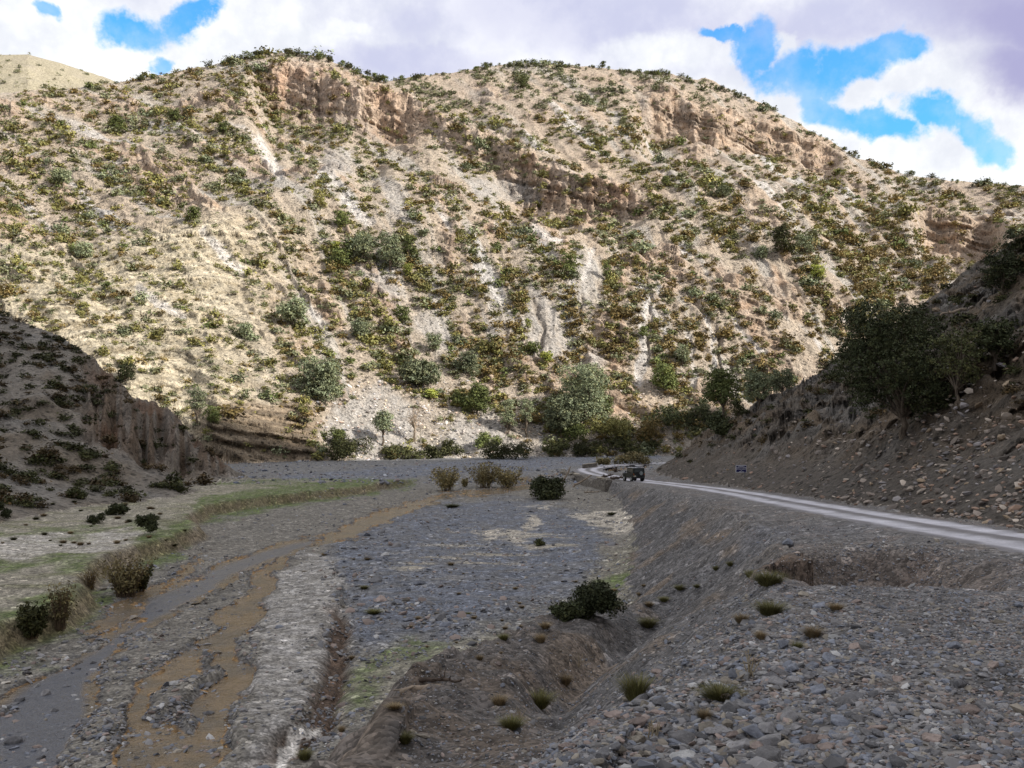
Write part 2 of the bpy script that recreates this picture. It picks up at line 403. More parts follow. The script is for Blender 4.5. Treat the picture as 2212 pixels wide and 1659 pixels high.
    return [g, L, Rt, M1, M2, M3], dict(s1=s, ap=ap, om=om, cw=cw, sw=sw, lowm=lowm, s2=s2, ap2=ap2, o2=o2, rd=rd, dc=dc, tr=tr, dl=dl, ditch=ditch, sd=sd, pr=pr, u=u, a=a, emb=emb, sL=(y - lf) / (lr - lf), crag=crag, rock=rock, pale=pale, strat=strat)
def height(x, y):
    c, _ = comps(x, y)
    return np.max(np.stack(c), 0)
# ------------------------------------------------------------------ terrain grid: fan of bearings from the photographer, rows packed where they show
def make_grid(NA_IN=1180, NA_OUT=90, NR=1080):
    aa = np.concatenate([np.linspace(-1.05, -.585, NA_OUT, endpoint=False), np.linspace(-.585, .585, NA_IN), np.linspace(.585, 1.05, NA_OUT + 1)[1:]])
    ac = np.linspace(-1.05, 1.05, 240)
    rr = np.exp(np.linspace(math.log(3.2), math.log(1320), 1500))
    A, Y = np.meshgrid(ac, rr, indexing='ij')
    Z = height(A * Y, Y)
    E = Z / Y
    run = np.maximum.accumulate(E, axis=1)
    vis = (E >= run - .004)
    de = np.abs(np.diff(E, axis=1)) * FP
    dl = np.diff(np.log(rr))[None, :]
    w = np.where(vis[:, 1:], de * 1.0, np.minimum(de, 1.5) * .10) + dl * 38 + .012
    # blur weights over neighbouring bearings so that rows do not jump
    c = np.cumsum(w, 1); c = np.concatenate([np.zeros((len(ac), 1)), c], 1); c /= c[:, -1:]
    tgt = np.linspace(0, 1, NR)
    lr = np.stack([np.interp(tgt, c[i], np.log(rr)) for i in range(len(ac))])
    k = np.exp(-np.linspace(-2, 2, 11) ** 2); k /= k.sum()
    pad = np.pad(lr, ((5, 5), (0, 0)), 'edge')
    lr = sum(k[j] * pad[j:j + len(ac)] for j in range(11))
    idx = np.interp(aa, ac, np.arange(len(ac)))
    i0 = np.clip(idx.astype(int), 0, len(ac) - 2); f = (idx - i0)[:, None]
    LR = lr[i0] * (1 - f) + lr[i0 + 1] * f
    return aa, np.exp(LR)
GA, GY = make_grid()
NA, NR = GY.shape
GX = GA[:, None] * GY
tick('grid rows')
cz, INF = comps(GX, GY)
cz = np.stack(cz)
GZ = cz.max(0)
GC = cz.argmax(0)
for k in INF: INF[k] = np.asarray(INF[k], np.float32)
tick('heights')
GE = GZ / GY
GRUN = np.maximum.accumulate(GE, axis=1)

def at(u, v):
    """where the line of sight through picture point (u, v) meets the land"""
    a, e = float(tan_a(u)), float(tan_e(v))
    i = np.interp(a, GA, np.arange(NA)); i0 = int(np.clip(round(i), 0, NA - 1))
    run = GRUN[i0]
    j = int(np.searchsorted(run, e))
    if j >= NR: return None
    if j <= 0: y = GY[i0, 0]
    else:
        e0, e1 = run[j - 1], run[j]
        t = (e - e0) / max(e1 - e0, 1e-9)
        y = GY[i0, j - 1] + t * (GY[i0, j] - GY[i0, j - 1])
    x = a * y
    return np.array([x, y, float(height(np.array([x]), np.array([y]))[0])])
def at_many(U, V):
    a, e = tan_a(U), tan_e(V)
    i0 = np.clip(np.round(np.interp(a, GA, np.arange(NA))).astype(int), 0, NA - 1)
    y = np.full(len(a), np.nan); cid = np.full(len(a), -1)
    order = np.argsort(i0, kind='stable')
    b = np.searchsorted(i0[order], np.arange(NA + 1))
    for i in range(NA):
        k = order[b[i]:b[i + 1]]
        if not len(k): continue
        j = np.searchsorted(GRUN[i], e[k])
        ok = (j < NR) & (j > 0)
        jj = np.clip(j, 1, NR - 1)
        e0, e1 = GRUN[i][jj - 1], GRUN[i][jj]
        t = np.clip((e[k] - e0) / np.maximum(e1 - e0, 1e-9), 0, 1)
        yy = GY[i][jj - 1] + t * (GY[i][jj] - GY[i][jj - 1])
        y[k] = np.where(ok, yy, np.nan); cid[k] = np.where(ok, GC[i][jj], -1)
    x = a * y
    z = height(np.nan_to_num(x), np.nan_to_num(y, nan=5.0))
    return np.stack([x, y, z], 1), cid

# ------------------------------------------------------------------ ground paint: areas drawn on the plan
def plan_uv(x, y):
    """plan position named by where the level of the river bed shows in the picture"""
    y = np.maximum(y, 3)
    return CU + FP * x / y, HV - FP * zbed(y) / y
def zoom7(p): return [(.3465 * a, 1084 + .3464 * b) for a, b in p]
def poly_sd(px, py, poly):
    """distance to a polygon, negative inside"""
    P = np.asarray(poly, np.float32); n = len(P)
    d = np.full(px.shape, 1e9, np.float32); ins = np.zeros(px.shape, bool)
    for i in range(n):
        (ax, ay), (bx, by) = P[i], P[(i + 1) % n]
        ex, ey = bx - ax, by - ay
        t = np.clip(((px - ax) * ex + (py - ay) * ey) / (ex * ex + ey * ey + 1e-9), 0, 1)
        d = np.minimum(d, (px - ax - t * ex) ** 2 + (py - ay - t * ey) ** 2)
        c = ((ay > py) != (by > py))
        with np.errstate(divide='ignore', invalid='ignore'):
            xi = (bx - ax) * (py - ay) / (by - ay + 1e-12) + ax
        ins ^= c & (px < xi)
    return np.sqrt(d) * np.where(ins, -1, 1)
W_MAIN = zoom7([(1960, 220), (1640, 290), (1420, 380), (1150, 490), (960, 590), (850, 700), (780, 770), (640, 840), (430, 970), (250, 1100), (60, 1220), (-80, 1310), (-80, 1900), (430, 1900), (450, 1500), (540, 1250), (600, 1100), (680, 950), (800, 850), (930, 780), (1080, 700), (1240, 600), (1400, 490), (1560, 420), (1760, 350), (1950, 280)])
W_BANK = zoom7([(1275, 290), (1215, 370), (1090, 440), (960, 500), (850, 560), (720, 660), (600, 770), (480, 880), (700, 840), (830, 710), (960, 610), (1130, 500), (1235, 400)])
W_OCH = zoom7([(1850, 330), (1700, 460), (1680, 580), (1620, 760), (1540, 880), (1520, 1000), (1490, 1130), (1450, 1180), (1470, 1270), (1420, 1470), (1330, 1659), (1200, 1900), (640, 1900), (780, 1500), (760, 1330), (870, 1160), (1000, 1040), (1180, 930), (1290, 840), (1340, 720), (1500, 620), (1560, 520), (1620, 420), (1750, 340)])
W_ISL = zoom7([(1310, 970), (1180, 1080), (1000, 1200), (980, 1380), (1150, 1400), (1240, 1200), (1300, 1100)])
W_FAR = [(668, 1176), (720, 1146), (800, 1108), (880, 1088), (960, 1064), (1060, 1056), (1150, 1046), (1150, 1056), (1050, 1070), (960, 1076), (900, 1100), (840, 1128), (760, 1160), (690, 1184)]
W_UP = [(1100, 1046), (1240, 1030), (1400, 1012), (1400, 1008), (1240, 1022), (1100, 1036)]
SILT = zoom7([(1870, 320), (2090, 330), (2140, 480), (2140, 640), (2100, 740), (2060, 1050), (1980, 1200), (1850, 1420), (1700, 1659), (1480, 1900), (1520, 1450), (1560, 1200), (1600, 1000), (1700, 750), (1720, 550)])
BLUE = [(690, 1210), (760, 1150), (850, 1110), (1000, 1080), (1150, 1078), (1250, 1105), (1300, 1150), (1292, 1230), (1270, 1272), (1200, 1306), (1100, 1345), (950, 1385), (830, 1405), (760, 1405), (745, 1300), (735, 1230)]
BLUE2 = [(420, 1060), (600, 1030), (800, 1012), (1000, 994), (1250, 986), (1420, 982), (1430, 990), (1250, 1004), (1150, 1018), (980, 1024), (800, 1040), (600, 1064), (450, 1085)]
SAND = [[(1230, 1112), (1300, 1104), (1360, 1110), (1410, 1140), (1440, 1175), (1370, 1160), (1290, 1135)], [(1125, 1112), (1150, 1114), (1172, 1132), (1150, 1140), (1130, 1130)], [(1120, 1098), (1200, 1088), (1180, 1098)], [(1030, 1150), (1130, 1140), (1160, 1160), (1050, 1175)]]
MID = [(830, 1225), (1000, 1140), (1250, 1150), (1240, 1200), (1100, 1225), (980, 1240), (880, 1262)]
GREENS = [[(420, 1130), (430, 1096), (560, 1072), (740, 1052), (900, 1038), (890, 1050), (720, 1080), (560, 1108)],
          [(290, 1205), (340, 1172), (412, 1138), (416, 1170), (395, 1200), (345, 1228), (300, 1232)],
          [(-200, 1400), (40, 1372), (120, 1330), (200, 1276), (250, 1290), (240, 1322), (150, 1385), (0, 1445), (-200, 1500)],
          [(-200, 1262), (0, 1250), (210, 1236), (230, 1250), (160, 1266), (0, 1274), (-200, 1290)],
          [(-200, 1192), (0, 1184), (180, 1176), (330, 1158), (330, 1168), (180, 1188), (0, 1196), (-200, 1206)],
          [(760, 1450), (850, 1425), (930, 1395), (960, 1405), (880, 1440), (790, 1475)], [(735, 1490), (780, 1470), (790, 1500), (745, 1520)],
          [(1290, 1272), (1340, 1240), (1380, 1225), (1360, 1258), (1320, 1290)], [(450, 1060), (640, 1046), (800, 1034), (800, 1040), (640, 1054), (470, 1070)]]
PALEF = [(-200, 1200), (0, 1198), (180, 1192), (300, 1178), (300, 1200), (220, 1218), (100, 1238), (0, 1244), (-200, 1250)]
OLIVE = [(745, 1420), (860, 1405), (1000, 1375), (1130, 1335), (1230, 1292), (1280, 1262), (1310, 1190), (1400, 1160), (1480, 1190), (1420, 1260), (1380, 1330), (1250, 1390), (1000, 1450), (900, 1500), (760, 1560), (720, 1540)]
PALEEDGE = [(600, 1700), (600, 1620), (630, 1585), (695, 1560), (690, 1572), (650, 1590), (618, 1640), (618, 1700)]

def water_mask(x, y, pu, pv):
    w = pv - HV
    wx = pu + .075 * w * fbm(x / 2.6, y / 4.5, 120, 4) ; wy = pv + .05 * w * fbm(x / 2.6, y / 3.5, 130, 4)
    d = poly_sd(wx, wy, W_MAIN)
    d = np.minimum(d, poly_sd(wx, wy, W_BANK))
    d = np.minimum(d, np.maximum(poly_sd(wx, wy, W_OCH), -poly_sd(wx, wy, W_ISL)))
    d = np.minimum(d, poly_sd(wx, wy, W_FAR)); d = np.minimum(d, poly_sd(wx, wy, W_UP))
    return d / w * 100        # in units of one hundredth of the depth below the eye

# carve the channels into the bed
gm = (GC == 0) & (GY < 260) & (GY > 18) & (INF['emb'] < zbed(GY) + .6)
xg, yg = GX[gm], GY[gm]
pu, pv = plan_uv(xg, yg)
wd = water_mask(xg, yg, pu, pv)
WD = np.full(GX.shape, 50., np.float32); WD[gm] = wd
left = INF['dl'][gm] > -.3
carve = .06 * np.clip(wd + .5, -1.5, 2.0) * np.where(wd < -.5, .7, .5)
bar = .10 * fbm(xg / .7, yg / .9, 140, 4)
near = (1 - ss(wd, 0, 3)) * np.where(left, 0, 1)
bar = bar + .05 * ss(fbm(xg / 2.2, yg / 3.4, 145, 4), .15, .5) * ss(-wd, .2, 1.0)
GZ[gm] = GZ[gm] * (1 - near) + (zbed(yg) + carve + bar * ss(wd, -5, 0)) * near
WATER_Z = zbed(GY)
tick('water')

PUV = plan_uv(GX, GY)
def paint():
    n = GX.shape
    col = np.zeros(n + (3,), np.float32)
    rgh = np.zeros(n, np.float32)
    def lay(m, c):
        c = np.asarray(c, np.float32)
        return col * (1 - m[..., None]) + c * m[..., None]
    x, y = GX.astype(np.float32), GY.astype(np.float32)
    # base: grey gravel with brown and bluish drifts
    big = fbm(x / 8, y / 8, 150, 4); med = fbm(x / 1.5, y / 1.5, 155, 3); sm = fbm(x / .35, y / .35, 158, 2)
    col[...] = (.140, .133, .130)
    col = lay(ss(big, .0, .9) * .5, (.155, .130, .105))
    col = lay(ss(-big, .1, .9) * .5, (.122, .127, .145))
    pu, pv = PUV
    w = np.maximum(pv - HV, 10)
    wu = pu + .11 * w * fbm(x / 3.2, y / 5, 160, 4); wv = pv + .07 * w * fbm(x / 3.2, y / 4, 165, 4)
    bed = (INF['emb'] < zbed(y) + .5) & (GC == 0)
    def msk(poly, soft, k=1.0):
        out = np.zeros(n, np.float32)
        P = np.asarray(poly)
        b = bed & (pv > P[:, 1].min() - 40) & (pv < P[:, 1].max() + 40)
        out[b] = 1 - ss(poly_sd(wu[b], wv[b], poly) / w[b] * 100, -soft, soft)
        return out * k
    B = bed.astype(np.float32)
    col = lay(B * .85, (.185, .170, .145))
    # distance up-valley: stony grey beyond
    col = lay(B * ss(y, 120, 160) * .7, (.175, .175, .18))
    col = lay(msk(OLIVE, 9) * (.5 + .5 * ss(med, -.4, .4)), (.195, .180, .140))
    col = lay(msk(BLUE, 9) * (.6 + .4 * ss(med + .5 * big, -.5, .4)), (.135, .145, .172))
    col = lay(msk(BLUE2, 4) * (.35 + .65 * ss(fbm(x / 7, y / 2.5, 188, 4), -.3, .25)), (.155, .165, .195))
    patch = ss(fbm(x / 5, y / 2.2, 170, 4), .1, .55)
    col = lay(msk(MID, 8) * patch, (.30, .27, .22))
    for p in SAND: col = lay(msk(p, 2.5) * ss(med + .6, 0, .5), (.40, .36, .30))
    sl = msk(SILT, 3); INF['silt'] = sl
    col = lay(sl * (.35 + .65 * ss(fbm(x / 1.2, y / .7, 172, 4), -.25, .35)), (.33, .312, .292))
    # left terrace: dry pale soil, thin grass
    lt = ss(INF['dl'], -.2, .5) * B * (1 - ss(y, 116, 140))
    col = lay(lt, (.27, .245, .195))
    col = lay(lt * ss(fbm(x / 6, y / 1.8, 174, 4), -.1, .6) * .8, (.155, .150, .085))
    col = lay(msk(PALEF, 3) * (.45 + .55 * ss(fbm(x / 4, y / .8, 176, 4), -.3, .3)), (.43, .40, .36))
    bankf = np.exp(-((INF['dl'] - .35) / .45) ** 2) * B * (1 - ss(y, 120, 150))
    for p in GREENS: col = lay(msk(p, 4) * (.55 + .45 * ss(fbm(x / 1.1, y / .9, 178, 4), -.5, .3)), (.105, .135, .045))
    col = lay(bankf * .8, (.20, .155, .10))
    # wet margins; channel mud whose ochre and grey also paint in reflections
    wet = (1 - ss(WD, -.5, 2.2)) * B * (1 - lt)
    col = lay(wet * .75, (.075, .075, .08))
    mud = (1 - ss(WD, -1.2, .1)) * B
    col = lay(mud, (.235, .145, .065))
    sky_tint = (1 - ss(poly_sd(wu, wv, W_MAIN) / w * 100, -3.0, -.6)) * B
    col = lay(mud * sky_tint * .9, (.10, .095, .09))
    col = lay(np.clip(INF['ditch'] * 1.3, 0, 1) * B, (.105, .072, .052))
    pe = np.zeros(n, np.float32); b_ = bed & (pv > 1500) & (pv < 1760)
    pe[b_] = 1 - ss(poly_sd(pu[b_] + 5 * pn(x[b_] / .5, y[b_] / .5, 187), pv[b_], PALEEDGE), -3, 5)
    INF['silt'] = np.maximum(INF['silt'], pe)
    col = lay(pe, (.52, .49, .45))
    # embankment: dark slaty gravel, browner where it is washed
    e = (~bed) & (GC == 0)
    E_ = e.astype(np.float32)
    col = lay(E_ * ss(INF['dc'], .2, 1.6) * .8, (.100, .095, .094))
    col = lay(E_ * ss(INF['dc'], .2, 1.6) * ss(fbm(x / 3, y / 5, 180, 4), .1, .6) * .7, (.175, .135, .100))
    spm = E_ * ss(-INF['sd'], .0, .8) * (y < 42) * (y > 6)
    col = lay(spm * (.5 + .5 * ss(med, -.4, .4)), (.130, .102, .080))
    sp2 = E_ * ss(INF['sd'], -.9, -.3) * (1 - ss(INF['sd'], 1.7, 2.6)) * ss(INF['dc'], 1.0, 1.8) * (1 - ss(y, 26, 36))
    INF['spur'] = np.clip(sp2 + spm, 0, 1)
    col = lay(sp2 * (.35 + .5 * ss(med + big, -.5, .4)), (.115, .090, .070))
    col = lay(E_ * (1 - ss(INF['pr'], .8, 1.15)) * .95, (.115, .082, .060))
    sh = E_ * (1 - ss(INF['dc'], -.6, .4))
    col = lay(sh * .45, (.155, .146, .140))
    col = lay(sh * ss(fbm(x / 2.2, y / 2.2, 184, 3), .15, .7) * .5, (.165, .13, .11))
    # the left hill
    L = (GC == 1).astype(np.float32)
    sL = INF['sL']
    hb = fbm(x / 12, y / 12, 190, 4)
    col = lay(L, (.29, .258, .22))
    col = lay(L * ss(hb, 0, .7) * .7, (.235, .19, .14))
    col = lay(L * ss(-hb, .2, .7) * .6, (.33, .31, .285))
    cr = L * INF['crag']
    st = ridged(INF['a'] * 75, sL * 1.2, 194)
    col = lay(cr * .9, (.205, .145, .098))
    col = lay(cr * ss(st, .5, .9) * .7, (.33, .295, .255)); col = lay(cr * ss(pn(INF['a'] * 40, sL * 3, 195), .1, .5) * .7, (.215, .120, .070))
    # the right hill
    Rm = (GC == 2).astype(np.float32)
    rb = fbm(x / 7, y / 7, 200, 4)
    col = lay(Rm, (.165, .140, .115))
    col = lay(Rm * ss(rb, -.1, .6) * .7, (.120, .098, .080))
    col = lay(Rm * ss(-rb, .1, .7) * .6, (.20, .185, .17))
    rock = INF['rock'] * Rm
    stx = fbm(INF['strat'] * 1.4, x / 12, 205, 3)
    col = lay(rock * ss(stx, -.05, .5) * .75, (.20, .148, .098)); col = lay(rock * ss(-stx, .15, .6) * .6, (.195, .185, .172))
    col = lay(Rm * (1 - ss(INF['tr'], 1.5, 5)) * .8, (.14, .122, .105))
    # mountains
    for k, (sm_, apm) in ((3, ('s1', 'ap')), (4, ('s2', 'ap2'))):
        M = (GC == k).astype(np.float32)
        s, ap = INF[sm_], INF[apm]
        nb = fbm(x / 55, y / 55, 210 + k, 4); nd = fbm(ap * 34, s * 2.6, 220 + k, 4); ne = fbm(ap * 110, s * 7, 230 + k, 3)
        col = lay(M, (.485, .405, .318) if k == 3 else (.45, .365, .287))
        col = lay(M * ss(nb, -.1, .7) * .75, (.51, .41, .31))
        col = lay(M * ss(nd, .0, .55) * .8, (.47, .44, .395))
        col = lay(M * ss(ne, .15, .7) * .6, (.41, .35, .275))
        col = lay(M * ss(fbm(ap * 26, s * 3.5, 240 + k, 3), .38, .62) * ss(s, .15, .3) * (1 - ss(s, .75, .85)) * .8, (.60, .57, .54))
        o = M * (INF['om'] if k == 3 else INF['o2'])
        col = lay(o * .7, (.48, .36, .265)); col = lay(o * ss(fbm(x / 6, GZ / 3, 250 + k, 3), .0, .6) * .5, (.37, .235, .145))
    M = (GC == 3).astype(np.float32)
    band = M * np.clip(INF['cw'], 0, 1) * np.exp(-((INF['sw'] - .875) / .035) ** 2)
    col = lay(band * .6, (.56, .40, .29)); col = lay(band * ss(pn(INF['a'] * 70, GZ / 14, 255), .05, .45) * .6, (.50, .31, .205))
    col = lay(M * INF['pale'] * .85, (.60, .53, .39))
    col = lay(M * INF['pale'] * ss(fbm(x / 4, GZ / 1.6, 256, 3), .15, .6) * .5, (.42, .33, .20))
    col = lay(M * INF['lowm'] * .9, (.30, .235, .165)); col = lay(M * INF['lowm'] * ss(np.sin(GZ * 4.2 + .9 * x * .3 + 2 * pn(x / 6, y / 6, 257)), .2, .9) * .55, (.215, .155, .10))
    foot = M * (1 - ss(INF['s1'], .0, .12)) * (1 - INF['lowm']) * ss(INF['u'], 700, 800)
    col = lay(foot * .8, (.41, .375, .33))
    M = (GC == 5).astype(np.float32)
    col = lay(M, (.43, .38, .27)); col = lay(M * ss(fbm(x / 40, y / 40, 260, 4), .0, .7) * .6, (.40, .35, .27))
    # scree chutes and pale runs
    M = (GC == 3).astype(np.float32)
    fadj = .7 + .3 * ss(fbm(x / 3, y / 3, 262, 3), -.4, .3)
    col = lay(SCREE * M * .85 * fadj, (.455, .425, .39)); col = lay(CHUTE * M * .9 * fadj, (.66, .62, .58)); col = lay(CHEDGE * M * .55, (.30, .25, .20))
    # small-scale unevenness of the material itself
    f = 1 + .10 * med + .06 * sm
    return np.clip(col * f[..., None], .01, .8)
TU, TV = CU + FP * GX / GY, HV - FP * GZ / GY
CHUTES = [([(1400, 640), (1388, 700), (1392, 760), (1378, 830)], 9), ([(1528, 680), (1538, 740), (1542, 800)], 6), ([(1584, 690), (1612, 726), (1650, 756)], 6), ([(1480, 700), (1495, 760), (1500, 830)], 6), ([(1072, 486), (1082, 515)], 5),
          ([(1146, 490), (1176, 508), (1206, 520)], 9), ([(556, 300), (580, 340), (604, 380)], 10), ([(745, 430), (775, 460), (800, 480)], 11), ([(300, 616), (340, 650), (390, 680)], 9), ([(440, 500), (480, 545), (520, 580)], 9),
          ([(1112, 210), (1106, 236), (1100, 246)], 6), ([(1280, 540), (1262, 600)], 5), ([(650, 640), (690, 690)], 7), ([(1828, 640), (1826, 690)], 6)]
GULLYS = [([(1150, 640), (1172, 700), (1166, 770)], 5), ([(1545, 690), (1552, 760), (1556, 800)], 4), ([(1405, 640), (1404, 700), (1398, 780)], 4), ([(1838, 610), (1836, 690), (1850, 740)], 6), ([(1258, 640), (1250, 700)], 4)]
SCREES = [[(1145, 610), (1190, 640), (1235, 760), (1150, 775), (1128, 690)], [(990, 905), (1060, 895), (1120, 965), (1100, 985), (1000, 980), (960, 960)], [(715, 885), (830, 825), (905, 895), (870, 975), (790, 1000), (690, 940)],
          [(915, 670), (975, 720), (955, 765), (890, 700)], [(760, 570), (860, 620), (890, 650), (800, 615)], [(820, 380), (870, 420), (890, 490), (850, 470)], [(1010, 380), (1180, 400), (1160, 440), (1020, 420)], [(1230, 580), (1290, 560), (1270, 660), (1240, 660)],
          [(700, 320), (760, 330), (760, 380), (700, 370)], [(1270, 755), (1310, 770), (1300, 800), (1250, 790)]]
def line_d(pts, u, v):
    d = np.full(u.shape, 1e9, np.float32)
    for (ax, ay), (bx, by) in zip(pts[:-1], pts[1:]):
        ex, ey = bx - ax, by - ay
        t = np.clip(((u - ax) * ex + (v - ay) * ey) / (ex * ex + ey * ey), 0, 1)
        d = np.minimum(d, (u - ax - t * ex) ** 2 + (v - ay - t * ey) ** 2)
    return np.sqrt(d)
def slope_marks():
    a_, b_, c_ = [np.zeros(GX.shape, np.float32) for _ in range(3)]
    m = (GC == 3) | (GC == 4)
    x, y = GX[m], GY[m]
    wu = TU[m] + 7 * fbm(x / 6, y / 6, 270, 3); wv = TV[m] + 7 * fbm(x / 6, y / 6, 275, 3)
    A = np.zeros(len(x), np.float32); B = A.copy(); C = A.copy()
    for p, w in CHUTES: A = np.maximum(A, 1 - ss(line_d(p, wu, wv), w * .5, w * 1.6))
    for p, w in GULLYS: C = np.maximum(C, 1 - ss(line_d(p, wu, wv), w * .4, w * 1.6))
    for p in SCREES: B = np.maximum(B, 1 - ss(poly_sd(wu, wv, p), -10, 14))
    a_[m], b_[m], c_[m] = A, B, C
    return a_, b_, c_
CHUTE, SCREE, CHEDGE = slope_marks()
INF['bare'] = np.clip(CHUTE + SCREE + CHEDGE, 0, 1)
GZ -= 1.3 * CHEDGE * (GC == 3) + .4 * CHUTE * (GC == 3)
GCOL = paint()
tick('paint')

# ------------------------------------------------------------------ mesh helpers
def set_mesh(me, V, Fq, smooth=True):
    """V n x 3, Fq m x k (all faces with k corners)"""
    V = np.ascontiguousarray(V, np.float32); Fq = np.ascontiguousarray(Fq, np.int32)
    m, k = Fq.shape
    me.vertices.add(len(V)); me.vertices.foreach_set('co', V.ravel())
    me.loops.add(m * k); me.loops.foreach_set('vertex_index', Fq.ravel())
    me.polygons.add(m)
    me.polygons.foreach_set('loop_start', np.arange(0, m * k, k, dtype=np.int32))
    me.polygons.foreach_set('use_smooth', np.full(m, smooth, bool))
    me.update(calc_edges=True)
def set_col(me, C, name='col'):
    at_ = me.attributes.new(name, 'FLOAT_COLOR', 'POINT')
    c = np.ones((len(C), 4), np.float32); c[:, :3] = C
    at_.data.foreach_set('color', c.ravel())
def link(name, me, mat=None, parent=None):
    o = bpy.data.objects.new(name, me)
    COL.objects.link(o)
    if mat is not None and not me.materials: me.materials.append(mat)
    if parent is not None: o.parent = parent
    return o
def mesh_obj(name, V, Fq, mat, parent=None, smooth=True, C=None):
    me = bpy.data.meshes.new(name)
    set_mesh(me, V, Fq, smooth)
    if C is not None: set_col(me, C)
    return link(name, me, mat, parent)
def tag(o, label=None, cat=None, group=None, kind=None):
    if label: o['label'] = label
    if cat: o['category'] = cat
    if group: o['group'] = group
    if kind: o['kind'] = kind
    return o
def material(name):
    m = bpy.data.materials.new(name)
    m.use_nodes = True
    for n in list(m.node_tree.nodes): m.node_tree.nodes.remove(n)
    b = NB(m.node_tree)
    out = b.node('ShaderNodeOutputMaterial'); p = b.node('ShaderNodeBsdfPrincipled')
    m.node_tree.links.new(p.outputs[0], out.inputs[0])
    p.inputs['Roughness'].default_value = .9
    p.inputs['Specular IOR Level'].default_value = .25
    return m, b, p

def mat_ground():
    m, b, p = material('gravel_and_soil')
    at_ = b.node('ShaderNodeAttribute', attribute_name='col')
    P = b.node('ShaderNodeNewGeometry').outputs['Position']
    v1 = b.node('ShaderNodeTexVoronoi'); b.put(v1.inputs['Vector'], P); v1.inputs['Scale'].default_value = 13
    v2 = b.node('ShaderNodeTexVoronoi'); b.put(v2.inputs['Vector'], P); v2.inputs['Scale'].default_value = 4.2
    hs = b.node('ShaderNodeSeparateColor'); b.nt.links.new(v1.outputs['Color'], hs.inputs[0])
    h2 = b.node('ShaderNodeSeparateColor'); b.nt.links.new(v2.outputs['Color'], h2.inputs[0])
    k = b.ramp(hs.outputs[0], 0, 1, .62, 1.42)
    k2 = b.ramp(h2.outputs[0], 0, 1, .74, 1.30)
    kk = b.m('MULTIPLY', k, k2)
    sp = b.ramp(h2.outputs[1], .93, .97, 1.0, 1.9)         # scattered pale stones
    kk = b.m('MULTIPLY', kk, sp)
    n = b.noise(P, 1.1, 6, .6)
    kk = b.m('MULTIPLY', kk, b.ramp(n, .25, .75, .74, 1.24))
    c = b.node('ShaderNodeVectorMath', operation='SCALE')
    b.put(c.inputs[0], at_.outputs['Color']); b.put(c.inputs['Scale'], kk)
    b.put(p.inputs['Base Color'], c.outputs[0])
    hh = b.m('ADD', b.m('MULTIPLY', v1.outputs['Distance'], -.4), b.m('MULTIPLY', v2.outputs['Distance'], -.9))
    hh = b.m('ADD', hh, b.m('MULTIPLY', b.noise(P, 3, 6, .65), .9))
    b.put(p.inputs['Normal'], b.bump(hh, .8, .06))
    return m
def mat_slope(name, sc1, dist, streak=(1, 1, 1), speck=2.6):
    m, b, p = material(name)
    at_ = b.node('ShaderNodeAttribute', attribute_name='col')
    P = b.node('ShaderNodeNewGeometry').outputs['Position']
    Q = b.vscale(P, streak)
    n1 = b.noise(Q, sc1, 8, .68)
    n2 = b.noise(P, sc1 * 5.5, 5, .65)
    v = b.voro(P, sc1 * 3.2)
    k = b.m('MULTIPLY', b.ramp(n1, .28, .72, .72, 1.22), b.ramp(n2, .28, .72, .74, 1.22))
    # little stones and dry herbs strewn over the slope
    vd = b.voro(P, sc1 * speck * .8)
    vd2 = b.voro(P, sc1 * speck * .43)
    sp = b.m('MAXIMUM', b.ramp(vd, .22, .38, .62, 0), b.ramp(vd2, .15, .26, .75, 0))
    sp = b.m('MULTIPLY', sp, b.ramp(b.noise(P, sc1 * .7, 4, .6), .36, .56))
    k = b.m('MULTIPLY', k, b.m('SUBTRACT', 1.0, sp))
    c = b.node('ShaderNodeVectorMath', operation='SCALE')
    b.put(c.inputs[0], at_.outputs['Color']); b.put(c.inputs['Scale'], k)
    b.put(p.inputs['Base Color'], c.outputs[0])
    h = b.m('ADD', b.m('MULTIPLY', n1, 1.0), b.m('ADD', b.m('MULTIPLY', n2, .35), b.m('MULTIPLY', v, -.25)))
    b.put(p.inputs['Normal'], b.bump(h, 1.0, dist))
    return m
MG = mat_ground()
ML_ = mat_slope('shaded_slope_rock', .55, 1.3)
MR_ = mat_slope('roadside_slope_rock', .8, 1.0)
MM_ = mat_slope('mountain_rock', .34, 1.9, (1, 1, 1.6))

